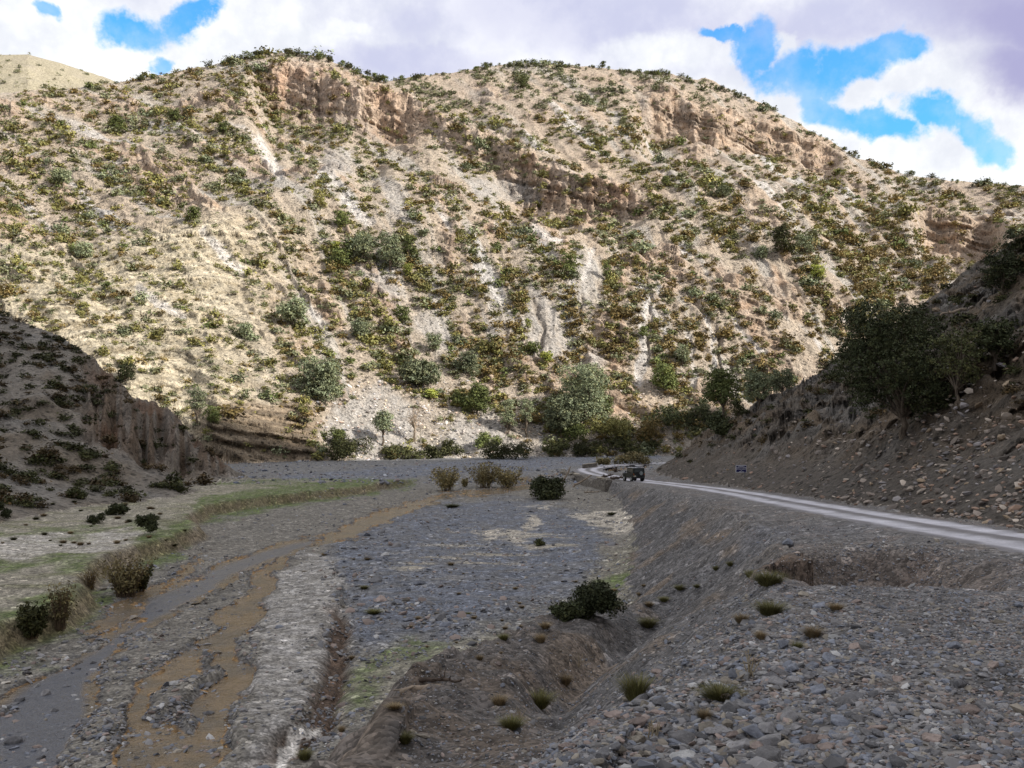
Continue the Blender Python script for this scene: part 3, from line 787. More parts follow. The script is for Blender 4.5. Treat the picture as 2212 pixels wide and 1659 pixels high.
def layers(q, p, x, seed):
    w = q / p + .5 * pn(x / 30, q / 40, seed)
    k = np.floor(w); f = w - k
    h0 = (_hash(k.astype(np.int32), k.astype(np.int32) * 0, seed) & np.uint32(1023)) / 1023.0
    h1 = (_hash(k.astype(np.int32) + 1, k.astype(np.int32) * 0, seed) & np.uint32(1023)) / 1023.0
    return h0 + (h1 - h0) * ss(f, .72, 1.0)
def push_rock():
    x, y, z = GX.astype(np.float32), GY.astype(np.float32), GZ.astype(np.float32)
    q = z + .42 * x + 2.2 * fbm(x / 35, y / 35, 401, 2)
    blk = .5 * pn(x / 6, q / 5, 402) + .3 * pn(x / 2, q / 1.5, 403) - .25 * ss(ridged(x / 9 + .8 * pn(x / 6, q / 6, 418), q / 14, 419), .70, 1.0)
    st = 1.5 * (layers(q, 5.2, x, 404) - .5) + 1.0 * (layers(q, 1.9, x, 405) - .5) + blk
    k3 = np.clip(np.clip(INF['cw'], 0, 1) * np.exp(-((INF['sw'] - .872) / .035) ** 2) * 2.6 + INF['om'] * 1.15, 0, 2.6) * (GC == 3)
    k4 = np.clip(INF['o2'] * 2.2, 0, 2.2) * (GC == 4)
    # folded pale beds and the layered outcrop at the river
    qf = z + 6.5 * np.sin((x + 62) / 17.0) + .10 * x + 1.0 * fbm(x / 14, y / 14, 406, 2)
    sf = 1.3 * (layers(qf, 2.3, x, 407) - .5) + .9 * (layers(qf, .9, x, 408) - .5)
    kf = INF['pale'] * (GC == 3) * 1.5
    ql = z + .16 * x + .5 * pn(x / 9, y / 9, 409)
    sl = 1.5 * (layers(ql, 1.5, x, 410) - .5) + .9 * (layers(ql, .55, x, 411) - .5)
    kl = INF['lowm'] * (GC == 3) * 1.2
    # tilted beds of the roadside slope and the ribs of the shaded hill
    qr = z * .75 + .62 * y * .5 - .1 * x + .9 * fbm(x / 8, y / 8, 412, 2)
    sr = .9 * (layers(qr, 1.6, x, 413) - .5) + .5 * (layers(qr, .6, x, 414) - .5) + .35 * fbm(x / 1.5, z / 1.2, 415, 3)
    kr = INF['rock'] * (GC == 2) * 1.7
    sc_ = 1.5 * fbm(INF['a'] * 110, z / 7, 416, 4) + .5 * fbm(x / 2, z / 2, 417, 3); kc = INF['crag'] * (GC == 1)
    d = st * (k3 * (1 - INF['pale']) * (1 - INF['lowm']) + k4) + sf * kf + sl * kl + sr * kr + sc_ * kc
    d = np.where(GE < GRUN - .02, 0, d)
    return d, (q, qf, ql, qr)
PUSH, QS = push_rock()
def tint_layers():
    global GCOL
    x = GX.astype(np.float32)
    for q, p, seed, msk, amt in ((QS[0], 1.9, 405, np.clip((GC == 3) * np.clip(INF['cw'], 0, 1) * np.exp(-((INF['sw'] - .872) / .04) ** 2) * 1.6 + (GC == 3) * INF['om'] * .6 + (GC == 4) * INF['o2'], 0, 1), .55),
                                (QS[1], .9, 408, INF['pale'] * (GC == 3), .5), (QS[2], .55, 411, INF['lowm'] * (GC == 3), .8), (QS[3], .6, 414, INF['rock'] * (GC == 2), .6)):
        l = layers(q, p, x, seed + 50)
        GCOL = GCOL * (1 + (msk * amt * (l - .45))[..., None])
    GCOL = np.clip(GCOL, .01, .8)
tint_layers()
def terrain():
    n = GX.size
    f = 1 - PUSH / GY
    V = np.stack([GX * f, GY * f, GZ], -1).reshape(-1, 3)
    C = GCOL.reshape(-1, 3)
    idx = np.arange(n).reshape(NA, NR)
    q = np.stack([idx[:-1, :-1], idx[1:, :-1], idx[1:, 1:], idx[:-1, 1:]], -1)
    cid = GC[:-1, :-1]
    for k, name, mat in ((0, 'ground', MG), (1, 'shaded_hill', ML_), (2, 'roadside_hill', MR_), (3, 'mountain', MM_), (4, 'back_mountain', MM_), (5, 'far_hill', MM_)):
        fq = q[cid == k]
        use = np.zeros(n, bool); use[fq.ravel()] = True
        rem = np.cumsum(use) - 1
        o = mesh_obj(name, V[use], rem[fq], mat, C=C[use])
        tag(o, kind='structure')
    # the land outside the fan of view, coarser
    xs = np.arange(-220, 640, 6.0); ys = np.arange(-320, 420, 6.0)
    X, Y = np.meshgrid(xs, ys, indexing='ij')
    Z = height(X, Y) - .25
    idx = np.arange(X.size).reshape(X.shape)
    q = np.stack([idx[:-1, :-1], idx[1:, :-1], idx[1:, 1:], idx[:-1, 1:]], -1)
    xm, ym = X[:-1, :-1] + 3, Y[:-1, :-1] + 3
    keep = (np.abs(xm) > 1.0 * ym - 2) | (ym < 4)
    fq = q[keep]
    use = np.zeros(X.size, bool); use[fq.ravel()] = True
    rem = np.cumsum(use) - 1
    V = np.stack([X, Y, Z], -1).reshape(-1, 3)[use]
    o = mesh_obj('surrounding_hills', V, rem[fq], MR_, C=np.tile(np.array([[.22, .19, .155]]), (len(V), 1)))
    tag(o, kind='structure')
terrain()
tick('terrain meshes')
# ------------------------------------------------------------------ water and road
def water():
    m, b, p = material('muddy_water_reflection_tint')
    P = b.node('ShaderNodeNewGeometry').outputs['Position']
    n = b.noise(b.vscale(P, (1, .5, 1)), 1.6, 4, .6)
    at_ = b.node('ShaderNodeAttribute', attribute_name='col')
    sp = b.node('ShaderNodeSeparateColor'); b.nt.links.new(at_.outputs['Color'], sp.inputs[0])
    c = b.mix(b.ramp(b.noise(P, .45, 5, .6), .40, .60), (.215, .150, .080), (.145, .115, .078))  # muddy ochre, with the sunlit mountain's golden reflection put into the colour
    c = b.mix(sp.outputs[0], c, (.100, .104, .122))  # sky reflection of the main channel painted as blue-grey base colour
    b.put(p.inputs['Base Color'], c)
    b.put(p.inputs['Roughness'], b.ramp(sp.outputs[0], 0, 1, .14, .30))
    p.inputs['IOR'].default_value = 1.33
    p.inputs['Specular IOR Level'].default_value = .6
    b.put(p.inputs['Normal'], b.bump(b.m('ADD', n, b.m('MULTIPLY', b.noise(P, 9, 3, .6), .25)), 1.0, .22))
    idx = np.arange(GX.size).reshape(NA, NR)
    q = np.stack([idx[:-1, :-1], idx[1:, :-1], idx[1:, 1:], idx[:-1, 1:]], -1)
    wm = (WD < .8) & (INF['dl'] < .2)
    cell = wm[:-1, :-1] | wm[1:, :-1] | wm[1:, 1:] | wm[:-1, 1:]
    fq = q[cell]
    use = np.zeros(GX.size, bool); use[fq.ravel()] = True
    rem = np.cumsum(use) - 1
    V = np.stack([GX, GY, WATER_Z - .015], -1).reshape(-1, 3)[use]
    pu, pv = [q.reshape(-1)[use] for q in PUV]; w_ = pv - HV
    dm = poly_sd(pu + .05 * w_ * fbm(V[:, 0] / 2.6, V[:, 1] / 5, 122, 3), pv, W_MAIN) / w_ * 100
    sky_tint = (1 - ss(dm, -4.0, .5))[:, None] * np.ones((1, 3))
    tag(mesh_obj('river_water', V, rem[fq], m, C=sky_tint), kind='structure')
water()
def road():
    m, b, p = material('dirt_road')
    at_ = b.node('ShaderNodeAttribute', attribute_name='col')
    P = b.node('ShaderNodeNewGeometry').outputs['Position']
    k = b.m('MULTIPLY', b.ramp(b.noise(P, .9, 6, .65), .3, .7, .82, 1.14), b.ramp(b.noise(P, 14, 4, .6), .3, .7, .88, 1.1))
    c = b.node('ShaderNodeVectorMath', operation='SCALE')
    b.put(c.inputs[0], at_.outputs['Color']); b.put(c.inputs['Scale'], k)
    b.put(p.inputs['Base Color'], c.outputs[0])
    b.put(p.inputs['Normal'], b.bump(b.noise(P, 8, 5, .7), .6, .05))
    C = catmull(ROAD, 40)
    T = np.gradient(C, axis=0); T /= np.linalg.norm(T, axis=1, keepdims=True)
    Nn = np.stack([-T[:, 1], T[:, 0]], 1)
    W = np.linspace(-2.75, 2.75, 41)
    X = C[:, None, 0] + Nn[:, None, 0] * W[None]; Y = C[:, None, 1] + Nn[:, None, 1] * W[None]
    wob = .20 * pn(X / 7, Y / 7, 301) + .16 * fbm(X / 1.2, Y / 1.2, 302, 3)
    ww = W[None] + wob
    Z = zroad(Y) - .05 * np.exp(-((np.abs(W)[None] - 1.0) / .45) ** 2) + .030
    edge = ss(np.abs(W)[None] + .5 * fbm(X / .9, Y / .9, 303, 3), 1.75, 2.55)
    Z = Z - .10 * edge
    trk = np.exp(-((np.abs(ww) - 1.05) / .62) ** 4) * (.72 + .28 * ss(fbm(X / 2.5, Y / 2.5, 304, 4), -.5, .3))
    Cc = np.zeros(X.shape + (3,))
    Cc[:] = (.205, .195, .20)
    Cc = Cc * (1 - trk[..., None]) + np.array([.60, .59, .64]) * trk[..., None]
    idx = np.arange(X.size).reshape(X.shape)
    q = np.stack([idx[:-1, :-1], idx[:-1, 1:], idx[1:, 1:], idx[1:, :-1]], -1).reshape(-1, 4)
    tag(mesh_obj('road', np.stack([X, Y, Z], -1).reshape(-1, 3), q[:, ::-1], m, C=Cc.reshape(-1, 3)), kind='structure')
road()
tick('water, road')

# ------------------------------------------------------------------ plants
def leaf_mat(name, c, var=.35, rough=.75):
    m, b, p = material(name)
    inf = b.node('ShaderNodeObjectInfo')
    at_ = b.node('ShaderNodeAttribute', attribute_name='col')
    sp = b.node('ShaderNodeSeparateColor'); b.nt.links.new(at_.outputs['Color'], sp.inputs[0])
    k = b.m('MULTIPLY', b.ramp(inf.outputs['Random'], 0, 1, 1 - var * .6, 1 + var), b.ramp(sp.outputs[0], 0, 1, .55, 1.5))
    col = b.mix(sp.outputs[1], c, (c[0] * 1.25, c[1] * 1.08, c[2] * .9))
    s = b.node('ShaderNodeVectorMath', operation='SCALE')
    b.put(s.inputs[0], col); b.put(s.inputs['Scale'], k)
    b.put(p.inputs['Base Color'], s.outputs[0])
    p.inputs['Roughness'].default_value = rough
    p.inputs['Specular IOR Level'].default_value = .2
    return m
MLEAF = dict(
    olive=leaf_mat('olive_leaf', (.19, .188, .068)), brown=leaf_mat('russet_leaf', (.165, .128, .052)), grey=leaf_mat('grey_green_leaf', (.175, .205, .125)),
    green=leaf_mat('green_leaf', (.112, .138, .048)), dark=leaf_mat('dark_leaf', (.056, .062, .026)), shade_brown=leaf_mat('shade_brown_leaf', (.075, .056, .028), .25), lime=leaf_mat('lime_leaf', (.28, .32, .08)),  # the darker brown is the russet leaf with hillside shade put in
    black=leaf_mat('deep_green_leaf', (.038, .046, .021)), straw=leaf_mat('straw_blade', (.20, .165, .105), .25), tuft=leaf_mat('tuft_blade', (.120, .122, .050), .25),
    withy=leaf_mat('withy_leaf', (.185, .165, .085), .2), bare=leaf_mat('bare_twig', (.26, .20, .14)))
def bark_mat():
    m, b, p = material('bark')
    P = b.node('ShaderNodeTexCoord').outputs['Object']
    c = b.mix(b.ramp(b.noise(b.vscale(P, (6, 6, 1.2)), 1.5, 5, .6), .35, .65), (.055, .042, .032), (.17, .135, .10))
    b.put(p.inputs['Base Color'], c)
    b.put(p.inputs['Normal'], b.bump(b.noise(b.vscale(P, (9, 9, 1.5)), 2, 5, .65), .8, .05))
    return m
MBARK = bark_mat()
def plain_mat(name, c, rough=.85, metal=0.0, spec=.3, nz=.25, sc=6.0, bump=0.0):
    m, b, p = material(name)
    P = b.node('ShaderNodeTexCoord').outputs['Object']
    n = b.noise(P, sc, 5, .6)
    b.put(p.inputs['Base Color'], b.mix(b.ramp(n, .3, .7), tuple(x * (1 - nz) for x in c), tuple(min(1, x * (1 + nz)) for x in c)))
    p.inputs['Roughness'].default_value = rough
    p.inputs['Metallic'].default_value = metal
    p.inputs['Specular IOR Level'].default_value = spec
    if bump: b.put(p.inputs['Normal'], b.bump(n, .7, bump))
    return m

def leaf_quads(rng, C, Nn, size, aspect=1.5, spread=.8):
    """one small four-cornered leaf spray per centre; size array"""
    n = len(C)
    d = rng.normal(size=(n, 3)) * spread + Nn
    d /= np.linalg.norm(d, axis=1, keepdims=True) + 1e-9
    t = np.cross(d, rng.normal(size=(n, 3))); t /= np.linalg.norm(t, axis=1, keepdims=True) + 1e-9
    s = np.cross(d, t)
    a = (size * aspect)[:, None] * t; c = size[:, None] * s
    j = lambda: rng.uniform(.6, 1.2, (n, 1))
    V = np.stack([C - a * j(), C + c * j() + .15 * a, C + a * j(), C - c * j() - .1 * a], 1) * 1.0
    return V.reshape(-1, 3)
def crown_geo(rng, blobs, n, size, shell=.62, up=.25, clump=9):
    """leaf sprays in clumps near the surface of the lobes; returns V, F, C"""
    B = np.array(blobs, float)
    ar = (B[:, 3] * B[:, 4] + B[:, 4] * B[:, 5] + B[:, 3] * B[:, 5]); ar /= ar.sum()
    nc = max(4, n // clump)
    k = rng.choice(len(B), nc, p=ar)
    d = rng.normal(size=(nc, 3)); d[:, 2] += up; d /= np.linalg.norm(d, axis=1, keepdims=True)
    rad = shell + (1.06 - shell) * rng.uniform(0, 1, (nc, 1)) ** .6
    cc = B[k, :3] + d * B[k, 3:6] * rad
    tone = rng.uniform(0, 1, nc); hue = rng.uniform(0, 1, nc) ** 2
    rep = np.repeat(np.arange(nc), clump)
    cs = size * 1.9
    P = cc[rep] + rng.normal(size=(nc * clump, 3)) * cs * np.array([1, 1, .6])
    Nn = d[rep] + np.array([0, 0, .5])
    sz = size * rng.uniform(.55, 1.25, nc * clump)
    V = leaf_quads(rng, P, Nn, sz)
    F = np.arange(len(V)).reshape(-1, 4)
    col = np.stack([np.clip(tone[rep] * .7 + rng.uniform(0, .3, len(rep)), 0, 1), hue[rep], 0 * tone[rep]], 1)
    return V, F, np.repeat(col, 4, 0)
def tube(path, rad, seg=7):
    path = np.asarray(path, float); n = len(path)
    V = []
    for i in range(n):
        t = path[min(i + 1, n - 1)] - path[max(i - 1, 0)]; t /= np.linalg.norm(t) + 1e-9
        u = np.cross(t, [.3, .9, .1]); u /= np.linalg.norm(u) + 1e-9; w = np.cross(t, u)
        an = np.linspace(0, 2 * math.pi, seg, endpoint=False)
        V.append(path[i] + rad[i] * (np.cos(an)[:, None] * u + np.sin(an)[:, None] * w))
    V = np.concatenate(V)
    F = []
    for i in range(n - 1):
        for j in range(seg):
            a, b_ = i * seg + j, i * seg + (j + 1) % seg
            F.append((a, b_, b_ + seg, a + seg))
    return V, np.array(F)
def join_geo(parts):
    V, F, o = [], [], 0
    for v, f in parts:
        V.append(v); F.append(f + o); o += len(v)
    return np.concatenate(V), np.concatenate(F)
def limbs(rng, root, h, tips, r0, lean=(0, 0), seg=7, split=.35):
    """tapered trunk dividing into limbs that run to the given tips"""
    parts = []
    fork = np.array([root[0] + lean[0] * split, root[1] + lean[1] * split, root[2] + h * split])
    p0 = np.array(root, float) - np.array([0, 0, .12 * h])
    k = np.linspace(0, 1, 6)[:, None]
    pth = p0 * (1 - k) + fork * k + rng.normal(size=(6, 3)) * .012 * h * np.sin(k * math.pi)
    parts.append(tube(pth, r0 * np.linspace(1.25, .8, 6), seg))
    for t in tips:
        t = np.array(t, float)
        k = np.linspace(0, 1, 7)[:, None]
        mid = (fork + t) / 2 + rng.normal(size=3) * .06 * h
        pth = (1 - k) ** 2 * fork + 2 * k * (1 - k) * mid + k ** 2 * t
        parts.append(tube(pth, r0 * np.linspace(.66, .08, 7), max(5, seg - 2)))
        for q in range(2):
            f0 = pth[3 + q]; e = f0 + (t - fork) * .35 + rng.normal(size=3) * .11 * h
            parts.append(tube(np.stack([f0, (f0 + e) / 2 + rng.normal(size=3) * .02 * h, e]), r0 * np.array([.26, .16, .04]), 5))
    return join_geo(parts)

# --- shrub meshes, about one unit across and 0.7 high, shared by all copies
def shrub_geo(seed, n=230, size=.055, tall=1.0):
    rng = np.random.default_rng(seed)
    bl = []
    for i in range(rng.integers(5, 9)):
        an = rng.uniform(0, 6.28); r = rng.uniform(0, .33)
        q = rng.uniform(.16, .30)
        bl.append((r * math.cos(an), r * math.sin(an), (.12 + rng.uniform(0, .26) * (1 - r * 1.3)) * tall, q, q, q * rng.uniform(.75, 1.1) * tall))
    return crown_geo(rng, bl, n, size, shell=.35, clump=6)
SHRUB_GEO = [shrub_geo(400 + i) for i in range(8)]
SHRUB_ME = {}
def shrub_mesh(kind, i):
    if (kind, i) not in SHRUB_ME:
        V, F, C = SHRUB_GEO[i]
        me = bpy.data.meshes.new('shrub_%s' % kind)
        set_mesh(me, V, F, False); set_col(me, C); me.materials.append(MLEAF[kind])
        SHRUB_ME[kind, i] = me
    return SHRUB_ME[kind, i]

# density (0-9) of scrub and share of russet plants, read over the mountain every 100 rows and 200 columns
DENS = np.array([[5, 8, 9, 6, 7, 8, 8, 6, 5, 5, 5], [5, 6, 6, 4, 4, 6, 6, 4, 5, 5, 5], [5, 5, 5, 4, 3, 4, 6, 8, 8, 8, 8], [5, 5, 4, 3, 5, 4, 4, 6, 8, 9, 9],
                 [5, 4, 4, 5, 5, 5, 5, 6, 7, 9, 9], [6, 4, 4, 5, 6, 7, 6, 8, 7, 7, 9], [4, 2, 4, 6, 6, 7, 6, 8, 6, 5, 4], [5, 2, 4, 4, 3, 4, 6, 7, 6, 5, 4], [5, 3, 4, 3, 2, 3, 6, 8, 7, 5, 5]]) / 9.0
RUSS = np.array([[3, 5, 8, 4, 1, 1, 1, 1, 1, 1, 1], [2, 3, 3, 2, 2, 2, 3, 2, 2, 2, 2], [2, 2, 2, 2, 2, 2, 2, 3, 3, 3, 3], [2, 2, 2, 2, 2, 2, 2, 3, 3, 4, 3],
                 [4, 2, 2, 2, 3, 3, 3, 5, 5, 7, 5], [6, 3, 2, 3, 4, 5, 5, 7, 6, 5, 6], [5, 3, 3, 4, 4, 5, 5, 8, 7, 6, 5], [5, 3, 4, 4, 3, 4, 4, 6, 5, 5, 5], [5, 3, 4, 4, 2, 2, 3, 4, 3, 5, 5]]) / 9.0
def table(T, u, v):
    x = np.clip((u - 100) / 200, 0, 9.999); y = np.clip((v - 150) / 100, 0, 7.999)
    i, j = y.astype(int), x.astype(int); fy, fx = y - i, x - j
    return (T[i, j] * (1 - fx) + T[i, j + 1] * fx) * (1 - fy) + (T[i + 1, j] * (1 - fx) + T[i + 1, j + 1] * fx) * fy
def grid_info(name, A, Y):
    """value of a terrain field at bearings A, distances Y (nearest row)"""
    i = np.clip(np.round(np.interp(A, GA, np.arange(NA))).astype(int), 0, NA - 1)
    j = np.array([np.searchsorted(GY[a], y) for a, y in zip(i, Y)])
    return INF[name][i, np.clip(j, 0, NR - 1)]

BIG = []          # footprints kept free of scatter: (u, v, radius)
STRIPS = [([(1110, 600), (1125, 700), (1110, 820)], 55), ([(1170, 560), (1210, 700), (1240, 760)], 45), ([(1240, 540), (1250, 620)], 42), ([(1312, 500), (1320, 600), (1292, 740)], 28), ([(1350, 610), (1342, 720), (1330, 830)], 88), ([(1430, 590), (1428, 700), (1440, 770)], 78),
          ([(1490, 610), (1580, 700), (1640, 760), (1700, 830)], 42), ([(1610, 590), (1660, 690), (1720, 770)], 26), ([(930, 600), (980, 640)], 80), ([(960, 700), (1030, 745)], 66), ([(640, 720), (740, 820)], 42), ([(560, 790), (690, 935)], 46), ([(470, 680), (560, 800), (620, 900)], 32), ([(880, 390), (890, 480)], 28), ([(935, 390), (905, 480)], 30),
          ([(330, 178), (470, 148), (600, 124)], 62), ([(60, 215), (240, 190), (400, 180)], 44), ([(1790, 520), (1900, 575), (2010, 600)], 105), ([(1680, 480), (1750, 560)], 76), ([(1850, 640), (1950, 660)], 60), ([(1180, 270), (1500, 320)], 55), ([(1330, 360), (1480, 390), (1600, 430)], 40), ([(1890, 490), (2000, 470)], 40), ([(1560, 760), (1680, 840)], 44),
          ([(240, 330), (420, 470)], 22), ([(120, 440), (330, 620)], 22), ([(330, 420), (560, 600)], 22), ([(420, 330), (640, 500)], 22), ([(20, 560), (180, 650)], 40), ([(560, 560), (700, 660)], 24), ([(690, 520), (760, 640)], 26), ([(790, 640), (870, 760)], 30), ([(380, 640), (520, 760)], 22), ([(850, 780), (900, 830)], 40), ([(1010, 860), (1100, 880)], 40), ([(1150, 890), (1290, 930), (1420, 955)], 60), ([(900, 850), (1000, 870)], 26), ([(1400, 900), (1570, 930)], 60), ([(1010, 790), (1130, 830)], 44)]
def scatter_scrub():
    rng = np.random.default_rng(7)
    n = 92000
    U = rng.uniform(-160, 2380, n); V = rng.uniform(105, 1010, n)
    P, cid = at_many(U, V)
    ok = (cid == 3) | (cid == 4) | (cid == 5)
    U, V, P, cid = U[ok], V[ok], P[ok], cid[ok]
    A = P[:, 0] / P[:, 1]
    ap = np.where(cid == 3, grid_info('ap', A, P[:, 1]), grid_info('ap2', A, P[:, 1]))
    s = np.where(cid == 3, grid_info('s1', A, P[:, 1]), grid_info('s2', A, P[:, 1]))
    rows = fbm(ap * 34, s * 2.2, 501, 3) * .75 + fbm(ap * 70, s * 9, 505, 2) * .45
    D = table(DENS, U, V)
    cliff = np.where(cid == 3, grid_info('cw', A, P[:, 1]) * np.exp(-((grid_info('sw', A, P[:, 1]) - .872) / .030) ** 2) + .8 * grid_info('lowm', A, P[:, 1]), grid_info('o2', A, P[:, 1]) * .9)
    pale = grid_info('pale', A, P[:, 1]) * (cid == 3)
    striped = ss(U, 1050, 1200) * (1 - ss(U, 1750, 1850)) * ss(V, 480, 600) * (1 - ss(V, 880, 940))
    stripe = pn(ap * 21 + 2.2, s * .8, 511)
    rows = ss(fbm(ap * 30, s * 1.7, 501, 3) * .8 + .35 * fbm(ap * 75, s * 8, 505, 2), -.22, .38)
    pr = D * (.20 + 1.05 * rows) + striped * (stripe * 1.2 - .2)
    st = np.zeros(len(U))
    for p, w in STRIPS: st = np.maximum(st, 1 - ss(line_d(p, U + 9 * pn(U / 22, V / 22, 521), V), w * .32, w * .62))
    bare = grid_info('bare', A, P[:, 1])
    pr = np.maximum(pr * (1 - .35 * striped), .64 * st * (.55 + .6 * ss(fbm(P[:, 0] / 5, P[:, 2] / 4, 523, 3), -.4, .3))) * (1 - bare)
    pr = pr * (1 - np.clip(cliff, 0, 1)) * (1 - .5 * pale)
    pr = np.where(cid == 5, .14, pr)
    pr = np.clip(pr, 0, 1.1); keep = rng.uniform(0, 1, len(U)) < pr * .72
    U, V, P, cid, s, D, striped = [q[keep] for q in (U, V, P, cid, s, D, striped)]
    n = len(U)
    W = np.exp(rng.normal(math.log(2.75), .36, n)) * (.72 + .28 * ss(P[:, 1], 230, 380)) * np.where(cid == 5, 1.6, 1) * np.where(cid == 4, 1.25, 1)
    W *= 1 + .3 * (rng.uniform(0, 1, n) < .08) * 2
    rus = table(RUSS, U, V) * (.55 + .45 * ss(U, 700, 1200)) + .30 * fbm(P[:, 0] / 14, P[:, 2] / 10, 515, 2)
    small = rng.uniform(0, 1, n) < .45
    W = np.where(small, W * rng.uniform(.28, .5, n), W)
    t = rng.uniform(0, 1, n)
    kind = np.where(t < rus * .8, 1, np.where(t < rus * .8 + (1 - rus) * .55, 0, np.where(t < .93, 2, 3)))
    kind = np.where((cid >= 4) & (V < 240), 2, kind)
    return U, V, P, cid, W, kind
KN = ['olive', 'brown', 'grey', 'green', 'dark', 'shade_brown']
SU, SV, SP, SCID, SW, SK = scatter_scrub()
tick('scrub %d' % len(SU))
def scatter_hill(n, cids, seed, dens, box, wm):
    rng = np.random.default_rng(seed)
    U = rng.uniform(box[0], box[1], n); V = rng.uniform(box[2], box[3], n)
    P, cid = at_many(U, V)
    ok = np.isin(cid, cids)
    U, V, P, cid = U[ok], V[ok], P[ok], cid[ok]
    pr = dens(U, V, P)
    k = rng.uniform(0, 1, len(U)) < pr
    U, V, P, cid = U[k], V[k], P[k], cid[k]
    W = np.exp(rng.normal(math.log(wm), .35, len(U)))
    return U, V, P, cid, W, np.where(rng.uniform(0, 1, len(U)) < .40, 5, 4)
def dl_(U, V, P):
    top = 1 - ss(V - np.interp(U, ML['U'], ML['V']), 15, 120)
    return np.clip(.19 + .34 * fbm(P[:, 0] / 5, P[:, 1] / 5, 520, 3) + .55 * top * (1 - ss(U, 120, 260)), 0, 1) * (1 - .55 * ss(U, 200, 260) * (1 - ss(V, 1000, 1040))) * (1 - ss(V, 1060, 1120))
LH = scatter_hill(3000, [1], 8, dl_, (-120, 520, 660, 1130), 1.6)
def dr_(U, V, P):
    e = np.interp(U, [1420, 1500, 1700, 1900], [950, 935, 820, 700])
    return np.clip(.10 + .45 * fbm(P[:, 0] / 5, P[:, 1] / 6, 530, 3) + .30 * (1 - ss(V - e, 15, 60)), 0, 1) * (1 - .75 * ss(U, 1800, 1950)) * (1 - ss(V - np.interp(U, [1400, 1600, 1800, 2212], [1010, 970, 930, 880]), -20, 25)) * .9
RH = scatter_hill(7000, [2], 9, dr_, (1400, 2300, 430, 1050), 1.1)
allU = [np.concatenate(z) for z in zip((SU, SV, SP, SCID, SW, SK), LH, RH)]
AU, AV, AP, AC, AW, AK = allU
px = AW / AP[:, 1] * FP
order = np.argsort(-px)
# ------------------------------------------------------------------ scrub: the largest shrubs one by one, the rest as one mass
RNG = np.random.default_rng(77)
N_SHRUB = 285
CN = {0: 'olive green', 1: 'russet', 2: 'grey green', 3: 'bright green', 4: 'dark', 5: 'brownish'}
def shrub_place(u, v, c):
    if c == 1:
        e = float(np.interp(u, ML['U'], ML['V']))
        if v - e < 70: return 'along the crest of the shaded hill by the left river bank'
        return 'low on the shaded hill beside the terrace' if v > 980 else 'half way up the shaded hill beyond the terrace'
    if c == 2:
        if u < 1650: return 'on the nose of the shaded slope above the bend of the road'
        return 'on the shaded roadside slope below the big dark oak' if u < 2000 else 'high on the shaded rocky slope above the road'
    if c == 5: return 'on the bare pale hill behind the ridge'
    if c == 4:
        return 'on the back mountain below its rock band' if u < 1750 else 'around the gully of the back mountain'
    if u < 420: return 'on the slanting ledges above the pale folded rock' if v < 640 else 'beside the pale folded rock face'
    if u < 800:
        return 'on the ledges under the highest cliff' if v < 420 else ('on the slope of slanting rock layers' if v < 720 else 'on the foot slope above the layered rock outcrop')
    if u < 1130: return 'on the scree below the long cliff' if v < 480 else ('in the central gully above the valley trees' if v < 760 else 'among the trees at the foot of the central gully')
    if u < 1500: return 'in the vertical rows between the scree runs' if v > 500 else 'on the slope just below the long cliff'
    return 'on the striped slope above the road bend' if v > 560 else 'on the sunlit slope under the back mountain'
def shrub_sz(w, c):
    m = 1.35 if c in (1, 2) else 3.0
    return 'small' if w < .95 * m else ('spreading' if w > 1.3 * m else 'rounded')
def put_shrub(i):
    c = int(AC[i]); w = float(AW[i]); kind = KN[int(AK[i])]
    o = bpy.data.objects.new('shrub', shrub_mesh(kind, int(RNG.integers(8))))
    COL.objects.link(o)
    o.location = AP[i] - np.array([0, 0, .06 * w])
    o.rotation_euler = (0, 0, RNG.uniform(0, 6.28)); q = RNG.uniform(.85, 1.15)
    o.scale = (w, w * RNG.uniform(.85, 1.15), w * q * (.75 if c in (1, 2) else .95))
    lab = '%s %s shrub %s' % (shrub_sz(w, c), CN[int(AK[i])], shrub_place(AU[i], AV[i], c))
    tag(o, lab, 'shrub', 'shrubs ' + shrub_place(AU[i], AV[i], c))
inview = (AU > 0) & (AU < 2212) & (AV < 1659)
top = [i for i in order if inview[i]][:N_SHRUB]
for i in top: put_shrub(i)
rest = np.ones(len(AU), bool); rest[top] = False
